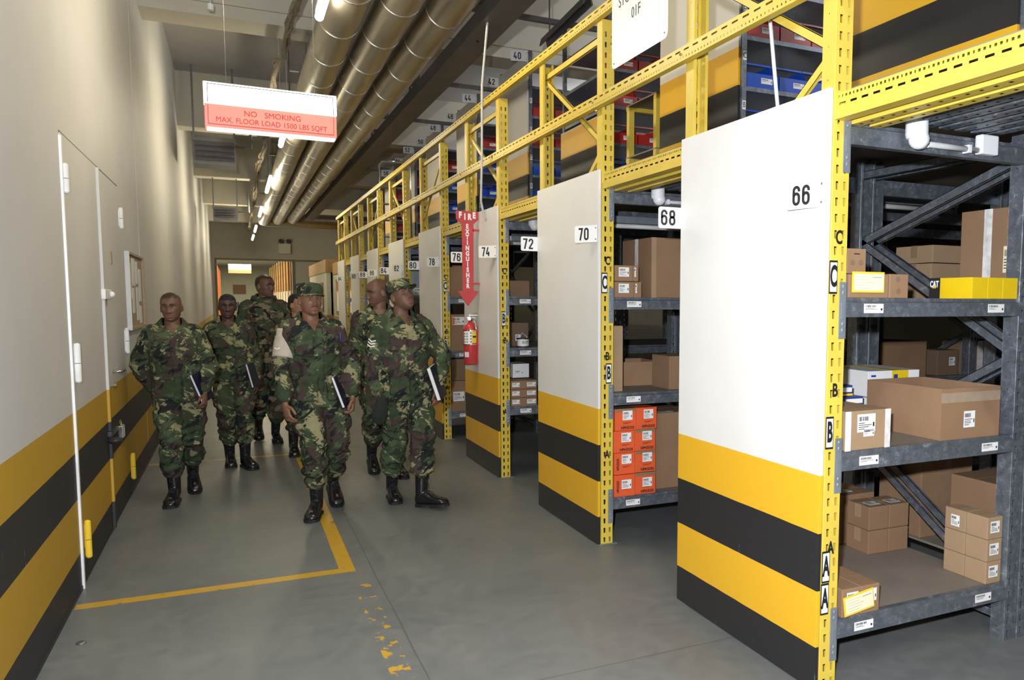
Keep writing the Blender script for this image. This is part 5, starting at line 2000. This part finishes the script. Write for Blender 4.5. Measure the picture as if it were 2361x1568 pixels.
    # --- eyes, brows
    for k in (1, -1):
        mb = MB()
        mb.mi = 0
        ez = .0005
        ey = surf_y(k * .031, ez) + .0086
        mb.ball((k * .031, ey, ez), .0128, .0118, .0100, T=HM, n=18)
        mb.mi = 1
        mb.ball((k * .031 + .0012 * k * 0, ey - .0080, ez), .0062, .0040, .0062, T=HM, n=14)
        mb.build('eye', ('eye_white', 'eye_iris'), root, smooth=True)
        mb = MB()
        P = [(k * (.012 + .036 * t), surf_y(k * (.012 + .036 * t), .0205 + .005 * sin(pi * t * .8)) - .0006, .0195 + .006 * sin(pi * t * .8)) for t in [i / 8 for i in range(9)]]
        mb.tube(P, [.0024, .0036, .0042, .0042, .004, .0036, .003, .0024, .001], 8, T=HM)
        mb.build('eyebrow', 'hair_black', root, smooth=True)
        # lids
        mb = MB()
        for zz, rr in ((.0075, .0028), (-.0085, .0020)):
            P = []
            for i in range(9):
                a = -1.25 + 2.5 * i / 8
                x = k * .031 + .0145 * sin(a)
                z = ez + zz * cos(a * .95)
                P.append((x, surf_y(k * .031, ez) - .0015 + .006 * (1 - cos(a)), z))
            mb.tube(P, rr, 8, T=HM)
        mb.build('eyelid', skin_m, root, smooth=True)
    if hair:
        mb = MB()
        hl0, thick = hair
        vs, fs = [], []
        nt = len(HR[0])
        for ri, rg in enumerate(HR):
            for p in rg:
                n = V3(p[0], p[1] * .8, p[2] * .9).normalized()
                hl = hl0 if p[1] < -.03 else max(-.055, hl0 - (p[1] + .03) * 2.0)
                hl += .007 * noise.noise(V3(p[0] * 45, p[1] * 45, seed))
                if abs(p[0]) > .06 and -.02 < p[1] < .03:
                    hl = max(hl, .012)
                vs.append(tuple(V3(*p) + n * (thick * min(1, max(0, (p[2] - hl) / .012)) - .0022)))
        for ri in range(len(HR) - 1):
            for k in range(nt):
                c = HR[ri][k]
                hl = hl0 if c[1] < -.03 else max(-.055, hl0 - (c[1] + .03) * 2.0)
                if abs(c[0]) > .06 and -.02 < c[1] < .03:
                    hl = max(hl, .012)
                if c[2] > hl - .012:
                    fs.append((ri * nt + k, ri * nt + (k + 1) % nt, (ri + 1) * nt + (k + 1) % nt, (ri + 1) * nt + k))
        fs.append(tuple((len(HR) - 1) * nt + k for k in range(nt)))
        mb.add(vs, fs, HM)
        mb.build('hair', 'hair_black', root, smooth=True, weld=True)

    # --- trousers, bloused over the boots
    mb = MB()
    mb.loft([ring(u, w * G, d * G, 0) for u, w, d in ((-.17, .12, .10), (-.10, .175, .125), (0, .185, .13), (.12, .175, .125), (.2, .165, .12))])
    for k in (1, -1):
        sh = (ank[k] - knee[k]).normalized()
        cuff = ank[k] - sh * (.150 * s)
        limb(mb, [(hips[k], .112 * G), (hips[k].lerp(knee[k], .4), .107 * G), (hips[k].lerp(knee[k], .8), .093 * G), (knee[k] + f * .004, .088 * G), (knee[k].lerp(cuff, .4) - f * .012, .088 * G), (knee[k].lerp(cuff, .8) - f * .008, .086 * G),
                  (cuff - sh * .02, .080 * G), (cuff + sh * .028, .060 * G)], 20)
        # thigh pocket
        c = hips[k].lerp(knee[k], .55)
        mb.ball(c + r * k * .075 * s, .045, .07, .085, n=14)
    me = remesh(mb, .0095, 2)
    cz = (ank[1].z + ank[-1].z) / 2 + .15 * s
    wrinkle(me, .017 * s, seed + .5, (6.5, 6.5, 11), lambda c: .8 + .9 * g(c.z - .50 * s, .12) + 1.3 * g(c.z - cz - .06, .10))
    mesh_obj('trousers', me, camo, root)

    # --- jacket
    mb = MB()
    mb.loft([ring(u, w * G, d * G, o, n=32) for u, w, d, o in ((-.235, .196, .142, 0), (-.18, .206, .150, 0), (0, .196, .146, .0), (.18, .184, .138, .0), (.28, .182, .138, .004), (.5, .190, .145, .012), (.7, .198, .148, .014), (.80, .194, .138, .012), (.87, .170, .120, .010), (.92, .135, .104, .006), (.96, .108, .092, .003),
                                                              (.99, .088, .080, .0), (1.015, .074, .074, .0))])
    for k in (1, -1):
        A = arms[k]
        w2 = wri[k].lerp(elb[k], .06)
        limb(mb, [(T(.85, k * .09 * s, 0), .078 * G), (SH[k] - Z * .008, .076 * G), (SH[k].lerp(elb[k], .45), .071 * G), (elb[k], .069 * G), (elb[k].lerp(w2, .5), .064 * G), (w2.lerp(elb[k], .2), .054 * G), (w2, .045 * G)], 20)
        for (u, side, hw, hh) in ((.63, .095, .062, .065), (.03, .105, .072, .085)):
            c = T(u, k * side * s, .146 * G)
            TT = Matrix.Translation(c) @ Matrix.Rotation(yaw + k * .30, 4, 'Z')
            mb.box(-hw, hw, -.014, .05, -hh, hh, T=TT, b=.006)
            mb.box(-hw - .004, hw + .004, -.020, .04, hh - .035, hh + .008, T=TT, b=.004)
    mb.box(-.022, .022, -.008, .04, -.30, .24, T=Matrix.Translation(T(.42, 0, .150 * G)) @ Matrix.Rotation(yaw, 4, 'Z'), b=.004)
    me = remesh(mb, .0085, 2)
    wrinkle(me, .016 * s, seed, (7, 7, 8.5), lambda c: .75 + .9 * g(c.z - (PV.z + .12), .09) + .7 * max(g((c - elb[1]).length, .12), g((c - elb[-1]).length, .12)))
    if neckopen:
        bm = bmesh.new()
        bm.from_mesh(me)
        kill = []
        for v in bm.verts:
            d = v.co - NK
            sd, fd = d.dot(r), d.dot(f)
            zz = v.co.z - (NK.z - .080 * s)
            e = abs(sd) - zz * .60
            if fd > .02 and zz > -.004 and 0 <= e < .011:
                v.co -= r * (math.copysign(1, sd) * (e - .0002))
        for v in bm.verts:
            d = v.co - NK
            sd, fd = d.dot(r), d.dot(f)
            zz = v.co.z - (NK.z - .080 * s)
            if (fd > .02 and zz > 0 and abs(sd) < zz * .60) or (v.co.z > NK.z - .004 and abs(sd) < .09 and abs(fd) < .09):
                kill.append(v)
        bmesh.ops.delete(bm, geom=kill, context='VERTS')
        bm.to_mesh(me)
        bm.free()
    mesh_obj('jacket', me, camo, root)
    # collar
    mb = MB()
    n = 22
    prof = []
    for i in range(n + 1):
        a = -pi * .86 + 2 * pi * .86 * i / n      # 0 = back
        t = abs(a) / (pi * .86)
        fr = max(0, (t - .55) / .45)
        up_ = (.050 if neckopen else .065) * (1 - fr ** 1.5) * s
        bk = -cos(a)
        def pt(rad, z, sq=1.0):
            return NK + r * sin(a) * rad * sq - f * cos(a) * rad + Z * z
        inner = pt((.070 + .016 * fr) * s, up_ - .060 * fr * s)
        crest = pt((.076 + .022 * fr) * s, up_ + .008 - .060 * fr * s)
        outer = pt((.112 + .034 * fr) * s, up_ - (.050 + .012 * fr) * s - .045 * fr * s, 1.12)
        prof.append([inner, crest, outer])
    vs = [p for q in prof for p in q]
    fs = []
    for i in range(n):
        for j in range(2):
            fs.append((i * 3 + j, i * 3 + j + 1, (i + 1) * 3 + j + 1, (i + 1) * 3 + j))
    mb.add(vs, fs)
    mb.build('collar', camo, root, solid=.007, smooth=True)
    if shirt:
        mb = MB()
        mb.tube([NK - Z * .05, NK + Z * .012], [.075 * s, .066 * s], 24)
        mb.build('undershirt', 'black_shirt', root, smooth=True)

    # --- boots
    FR = [(.078, .020, .022, .060), (.066, .034, .014, .095), (.030, .039, .012, .125), (-.02, .041, .012, .120), (-.07, .045, .012, .092), (-.115, .050, .012, .074), (-.155, .051, .012, .066), (-.182, .045, .012, .057), (-.200, .030, .014, .044), (-.207, .012, .018, .034)]
    for k in (1, -1):
        F = foot[k]
        mb = MB()
        rings = []
        for y, hw, z0, z1 in FR:
            rings.append([F @ V3(hw * math.copysign(abs(cos(a)) ** .8, cos(a)), y, (z0 + z1) / 2 + (z1 - z0) / 2 * math.copysign(abs(sin(a)) ** .8, sin(a))) for a in [2 * pi * q / 20 for q in range(20)]])
        mb.loft(rings)
        sh = (knee[k] - ank[k]).normalized()
        base_ = F @ V3(0, .028, .07)
        limb(mb, [(base_, .044), (ank[k] + sh * .02, .046), (ank[k] + sh * .10, .050), (ank[k] + sh * .20, .056)], 18, ends=False)
        me = remesh(mb, .0055, 1)
        b = mesh_obj('boot', me, 'boot_leather', root)
        mb = MB()
        outl = []
        for y, hw, z0, z1 in [(.083, .012, 0, 0)] + FR + [(-.212, .006, 0, 0)]:
            outl.append((hw + .005, y))
        poly = outl + [(-x, y) for x, y in outl[::-1]]
        mb.prism(poly, .010, .020, 'z', T=F)
        mb.prism([(x, y) for x, y in poly if y > .005], 0, .012, 'z', T=F)
        mb.prism([(x * .98, y) for x, y in poly if y < -.055], 0, .012, 'z', T=F)
        mb.build('sole', 'boot_sole', b)
        mb = MB()
        lace = []
        for j in range(9):
            t = j / 8
            if t < .5:
                c = F @ V3(0, -.085 + .11 * t, .094 + .065 * t)
            else:
                c = ank[k] + sh * (-.01 + .32 * (t - .5)) + (F.to_3x3() @ V3(0, -1, 0)) * (.050 + .004 * t)
            e = F.to_3x3() @ V3(1, 0, 0)
            q = 1 if j % 2 else -1
            lace += [c - e * .018 * q, c + (F.to_3x3() @ V3(0, -.004, .003)), c + e * .018 * q]
        mb.tube(lace, .0026, 6)
        mb.build('laces', 'black_metal', b, smooth=True)

    if cap:
        tilt, roll_, peak = cap
        CM = HM @ Matrix.Translation((0, .0, .028)) @ Matrix.Rotation(tilt, 4, 'X') @ Matrix.Rotation(roll_, 4, 'Y') @ Matrix.Translation((0, 0, -.028))
        mb = MB()
        w, fd, bk = interp(HEAD, .03)
        def oring(z, k, dz=0):
            return [((w * k + .003) * math.copysign(abs(cos(a)) ** .92, cos(a)), ((bk if sin(a) > 0 else fd) * k + .003) * math.copysign(abs(sin(a)) ** .92, sin(a)), z + dz * sin(a)) for a in [2 * pi * q / 48 for q in range(48)]]
        mb.loft([oring(.020, 1.055), oring(.045, 1.085), oring(.070, 1.075), oring(.094, 1.02, .006), oring(.110, .93, .010), oring(.120, .78, .012), oring(.125, .5, .010), oring(.127, .1, 0)])
        me = bpy.data.meshes.new('cap')
        me.from_pydata([tuple(CM @ V3(*p)) for p in mb.v], [], mb.f)
        bm = bmesh.new(); bm.from_mesh(me)
        bmesh.ops.subdivide_edges(bm, edges=bm.edges[:], cuts=1, use_grid_fill=True)
        bm.to_mesh(me); bm.free()
        wrinkle(me, .006, seed + 2, (14, 14, 14))
        c = mesh_obj('cap', me, camo, root)
        mb = MB()
        top, bot = [], []
        n = 20
        vs = []
        for j in range(5):
            for i in range(n + 1):
                a = -pi / 2 + (-.5 + i / n) * 2.3
                x0, y0 = (w * 1.08) * cos(a), (fd * 1.08) * sin(a)
                u = j / 4
                k = cos((i / n - .5) * pi) ** .55 if 0 < i < n else 0
                ext = peak * u * k
                vs.append((x0 * (1 + .06 * u * k), y0 - ext, .030 - ext * .30 - .012 * (abs(i / n - .5) * 2) ** 2 * u))
        fs = [(j * (n + 1) + i, j * (n + 1) + i + 1, (j + 1) * (n + 1) + i + 1, (j + 1) * (n + 1) + i) for j in range(4) for i in range(n)]
        mb.add(vs, fs, CM)
        mb.build('visor', camo, c, solid=.0045, smooth=True)
    return dict(root=root, HM=HM, NK=NK, PV=PV, SH=SH, elb=elb, wri=wri, f=f, r=r, T=T, G=G, s=s)


def notebook(label, p, long, wide, L=.235, Wd=.165, th=.018):
    """dark covered book; p = lower near corner of the page edge, long = up along the edge, wide = away along the cover"""
    long, wide = V3(*long).normalized(), V3(*wide)
    wide = (wide - long * wide.dot(long)).normalized()
    nz = wide.cross(long)
    t = thing('notebook', label, 'notebook', p, 0, 'notebooks held by the soldiers')
    Tm = Matrix(((wide.x, long.x, nz.x, 0), (wide.y, long.y, nz.y, 0), (wide.z, long.z, nz.z, 0), (0, 0, 0, 1)))
    MB().box(-.003, Wd, -.003, L + .003, -.0025, 0, T=Tm).box(-.003, Wd, -.003, L + .003, th, th + .0025, T=Tm).box(Wd - .003, Wd, -.003, L + .003, 0, th, T=Tm).build('cover', 'book_cover', t)
    MB().box(.002, Wd - .004, 0, L, .0005, th - .0005, T=Tm).build('pages', 'paper', t)
    return t


# 1: man in front, cap, armband, notebook
B5 = (.565, 6.27)
P = person('soldier in front with camouflage cap, moustache and tan armband, holding a dark notebook', B5, H=1.735, yaw=.10, pelvis=(-.02, .0, .945), lean=(-.045, .0), head=(.26, -.07, .02),
           feet={1: (.085, .26, .10, .42, 0), -1: (-.07, -.10, -.30, 0, 0)},
           arms={1: dict(w=(.205, -.12, .885), pole=(.7, .5, -.1), palm=(-1, .15, 0), thumb=(0, -1, .2), dir=(-.05, -.18, -1), curl=(.75, .8, .85, .85)),
                 -1: dict(w=(-.265, -.17, .865), pole=(-.6, .8, 0), palm=(.9, .4, 0), thumb=(0, -1, 0), dir=(.15, -.35, -1), curl=(.45, .5, .5, .55))},
           skin_m='skin_warm', cap=(-.08, 0, .070), seed=1.3, stubble=1.0, headoff=(0, 0, 0), girth=1.0)
B = P
mb = MB()
for k in (1, -1):
    for q in range(4):
        mx = k * (.004 + .0065 * q)
        mz = -.0585 - .0012 * q
        mb.ball((mx, surf_y(mx, mz) - .0002, mz), .0055, .0026, .0042 - .0004 * q, T=P['HM'], n=10)
for k in ():
    pp = [(k * (.001 + .026 * t), surf_y(k * (.001 + .026 * t), -.0590 - .010 * t ** 1.5) - .0012, -.0590 - .010 * t ** 1.5) for t in [i / 6 for i in range(7)]]
    mb.tube(pp, [.0040, .0042, .004, .0038, .0034, .0026, .001], 8, T=P['HM'])
mb.build('moustache', 'hair_black', P['root'], smooth=True)
# armband (brassard) on the right upper arm
a, b = P['SH'][-1], P['elb'][-1]
d = (b - a).normalized()
mb = MB()
rings = []
nn = 26
out = (-P['r'] + P['f'] * .75).normalized()
out = (out - d * out.dot(d)).normalized()
sd = d.cross(out)
me_v, me_f = [], []
rows = 14
for j in range(rows + 1):
    t = j / rows
    c = a + d * (.015 + t * .205)
    half = .30 + 1.25 * max(0, (t - .25) / .75) ** .9
    for i in range(nn + 1):
        an = -half + 2 * half * i / nn
        rr = (.0865 - .003 * t) * P['G'] + .002
        me_v.append(c + (out * cos(an) + sd * sin(an)) * rr)
me_f = [(j * (nn + 1) + i, j * (nn + 1) + i + 1, (j + 1) * (nn + 1) + i + 1, (j + 1) * (nn + 1) + i) for j in range(rows) for i in range(nn)]
mb.add(me_v, me_f)
mb.mi = 0
ab = mb.build('armband', 'armband_cloth', P['root'], solid=.004, smooth=True)


def chevrons(P, side, n, u0, parent, gap=.021, w=.058, mat='paper', rad=.092, aim=.35):
    a, b = P['SH'][side], P['elb'][side]
    d = (b - a).normalized()
    out = (P['r'] * side + P['f'] * aim).normalized()
    out = (out - d * out.dot(d)).normalized()
    sd = d.cross(out)
    if sd.dot(P['r']) < 0:
        sd = -sd
    for q in range(n):
        mb = MB()
        vs, fs = [], []
        m = 12
        for i in range(m + 1):
            x = -w / 2 + w * i / m
            v = (w / 2 - abs(x)) * .42
            for e in (0, .0085):
                an = x / rad
                vs.append(a + d * (u0 + q * gap + v + e) + (out * cos(an) + sd * sin(an)) * rad)
        fs = [(2 * i, 2 * i + 1, 2 * i + 3, 2 * i + 2) for i in range(m)]
        mb.add(vs, fs)
        mb.build('rank_chevron', mat, parent, solid=.0025)


chevrons(P, -1, 1, .155, ab, rad=.0925 * P['G'], aim=.85, w=.05)
# pen in the chest pocket
c = P['T'](.75, .165, .158)
mb = MB().tube([c - V3(0, 0, .025), c + V3(0, 0, .035)], .0042, 10)
mb.build('pen', 'pen_blue', P['root'], smooth=True)
nb = notebook('dark notebook with white page edge held by the soldier in front', (B5[0] + .122, B5[1] - .205, .812), (-.31, .0, .95), (.45, .9, 0))

# 2: bareheaded man on the left
B1 = (-.425, 7.24)
P = person('bareheaded soldier nearest the left wall, one hand behind him, a notebook in the other', B1, H=1.66, yaw=.05, pelvis=(-.0, 0, .95), lean=(-.03, -.01), head=(-.16, .02, -.05),
           feet={1: (.06, .22, .12, .35, 0), -1: (-.055, -.20, -.12, 0, 0)},
           arms={1: dict(w=(.185, -.19, .86), pole=(.9, .5, .1), palm=(-.9, .2, -.2), thumb=(0, -1, .3), dir=(.0, -.35, -.6), curl=(.8, .8, .9, .9)),
                 -1: dict(w=(-.17, .10, .86), pole=(-1, .1, .0), palm=(0, -1, 0), thumb=(1, 0, .2), dir=(.7, .2, -.5))},
           skin_m='skin_brown', stubble=1.0, seed=2.1, girth=1.04)
notebook('dark notebook with white page edge held low by the soldier at the left wall', (B1[0] + .165, B1[1] - .24, .785), (-.33, -.05, .95), (.45, .9, .1), L=.235)

# 3: dark haired man behind him
B2 = (-.035, 8.42)
P = person('dark-skinned soldier with short black hair walking behind the two front men on the left', B2, H=1.655, yaw=.02, pelvis=(.0, 0, .95), lean=(-.03, 0), head=(.03, .0, .03),
           feet={1: (.085, -.16, .35, 0, 0), -1: (-.055, .04, .05, 0, 0)},
           arms={1: dict(w=(.205, -.10, .80), pole=(.7, .5, 0), palm=(-1, 0, 0), thumb=(0, -1, .2), dir=(-.05, -.1, -1), curl=(.6, .6, .7, .7)),
                 -1: dict(w=(-.24, .05, .80), pole=(-.6, .7, 0), palm=(1, 0, 0), thumb=(0, -1, 0))},
           skin_m='skin_dark', hair=(.058, .0065), seed=3.7, girth=.98)
notebook('dark notebook held by the short-haired soldier behind', (B2[0] + .155, B2[1] - .22, .77), (-.22, .0, .97), (.5, .85, 0), L=.225)

# 4: tall man in blotched camouflage looking to the right
B3 = (.30, 9.72)
P = person('tall soldier in blotched camouflage coat, head turned aside, at the back of the group', B3, H=1.885, yaw=.12, pelvis=(.0, 0, .95), lean=(.0, 0), head=(.78, -.03, .0),
           feet={1: (.07, -.07, .1, 0, 0), -1: (-.10, .25, 0, .3, 0)},
           arms={1: dict(w=(.27, -.05, .86), pole=(.7, .5, 0), palm=(-1, 0, 0), thumb=(0, -1, 0)), -1: dict(w=(-.28, -.05, .86), pole=(-.7, .5, 0), palm=(1, 0, 0), thumb=(0, -1, 0))},
           skin_m='skin_brown', camo='camo_blotch', stubble=1.0, seed=4.9, girth=1.04, neckopen=False, shoulder=.01)
mb = MB()
NK, r_, f_ = P['NK'], P['r'], P['f']
for j in range(3):
    ringp = []
    for i in range(25):
        a = 2 * pi * i / 24
        rad = (.092, .115, .100)[j] * (1.15 if cos(a) < 0 else .95)
        ringp.append(NK + r_ * sin(a) * rad * 1.05 + f_ * cos(a) * rad + V3(0, 0, (-.035, .010, .055)[j] - .02 * max(0, cos(a))))
    mb.v += [tuple(p) for p in ringp]
mb.f = [(j * 25 + i, j * 25 + i + 1, (j + 1) * 25 + i + 1, (j + 1) * 25 + i) for j in range(2) for i in range(24)]
mb.m = [0] * len(mb.f)
mb.sm = [True] * len(mb.f)
mb.build('hood_roll', 'camo_blotch', P['root'], solid=.018, smooth=True)

# 5: woman mostly hidden behind the man in front
B4 = (.585, 8.92)
P = person('soldier with black hair tied back, mostly hidden behind the man in front', B4, H=1.67, yaw=.15, pelvis=(.0, 0, .95), lean=(.0, 0), head=(.72, -.03, 0),
           feet={1: (.10, .20, .2, .3, 0), -1: (-.085, -.16, 0, 0, 0)},
           arms={1: dict(w=(.22, -.05, .82), pole=(.7, .5, 0), palm=(-1, 0, 0), thumb=(0, -1, 0)), -1: dict(w=(-.22, -.05, .82), pole=(-.7, .5, 0), palm=(1, 0, 0), thumb=(0, -1, 0))},
           skin_m='skin_light', hair=(.060, .011), seed=6.1, girth=.9, shirt=True)
mb = MB()
mb.ball((0, .115, -.02), .032, .028, .034, T=P['HM'], n=14)
mb.build('hair_bun', 'hair_black', P['root'], smooth=True)

# 6: man on the right, cap, sergeant's stripes, notebook and beret
B6 = (1.175, 6.24)
P = person('soldier on the right in a cap with three white chevrons, looking up, holding a beret', B6, H=1.76, yaw=.22, pelvis=(.0, 0, .955), lean=(-.025, 0), head=(.46, -.34, -.12),
           feet={1: (.105, -.17, .75, -.10, 0), -1: (-.08, .20, .0, .0, 0)},
           arms={1: dict(w=(.235, -.10, .93), pole=(.8, .4, 0), palm=(-.8, .5, 0), thumb=(0, -1, .2), dir=(.0, -.15, -1), curl=(.5, .55, .6, .6)),
                 -1: dict(w=(-.225, -.12, .89), pole=(-.45, .8, 0), palm=(1, .2, 0), thumb=(0, -1, 0), dir=(0, -.1, -1), curl=(.9, .9, .9, .9), tc=.8)},
           skin_m='skin_brown', cap=(-.13, .04, .078), seed=7.7, stubble=1.0, girth=1.03)
chevrons(P, -1, 3, .12, P['root'], rad=.0865 * P['G'], aim=.85, w=.062)
notebook('open-edged dark notebook with fanned white pages held by the soldier on the right', (B6[0] + .205, B6[1] - .20, .832), (-.30, .0, .95), (.5, .85, 0), L=.26, Wd=.18, th=.028)
t = thing('beret', 'dark green beret dangling from the hand of the soldier on the right', 'beret', (B6[0] - .222, B6[1] - .205, .79))
mb = MB()
rings = []
for z, w, d in ((.105, .018, .012), (.09, .034, .020), (.05, .047, .030), (.0, .056, .036), (-.05, .056, .036), (-.085, .044, .028), (-.108, .022, .014), (-.115, .005, .004)):
    rings.append([(w * cos(a) + .010 * sin(z * 22), d * sin(a), z) for a in [2 * pi * q / 24 for q in range(24)]])
mb.loft(rings)
me = bpy.data.meshes.new('felt')
me.from_pydata([tuple(p) for p in mb.v], [], mb.f)
bm = bmesh.new(); bm.from_mesh(me)
bmesh.ops.subdivide_edges(bm, edges=bm.edges[:], cuts=2, use_grid_fill=True)
bm.to_mesh(me); bm.free()
wrinkle(me, .012, 5, (12, 12, 12))
mesh_obj('felt', me, 'beret_felt', t)
MB().tube([(.020 * cos(a), .014 * sin(a), .10) for a in [2 * pi * q / 16 for q in range(17)]], .004, 8).build('headband', 'boot_leather', t, smooth=True)

# 7: man behind him looking left
B7 = (1.20, 7.42)
P = person('bald soldier looking left, half hidden behind the soldier with the chevrons', B7, H=1.80, yaw=-.10, pelvis=(.0, 0, .95), lean=(-.02, 0), head=(-1.25, .10, 0),
           feet={1: (.10, -.12, .1, 0, 0), -1: (-.09, .18, 0, .3, 0)},
           arms={1: dict(w=(.25, -.05, .86), pole=(.7, .5, 0), palm=(-1, 0, 0), thumb=(0, -1, 0)), -1: dict(w=(-.235, .02, .88), pole=(-.7, .5, 0), palm=(1, 0, 0), thumb=(0, -1, 0))},
           skin_m='skin_brown', stubble=.35, seed=8.8, girth=1.0)
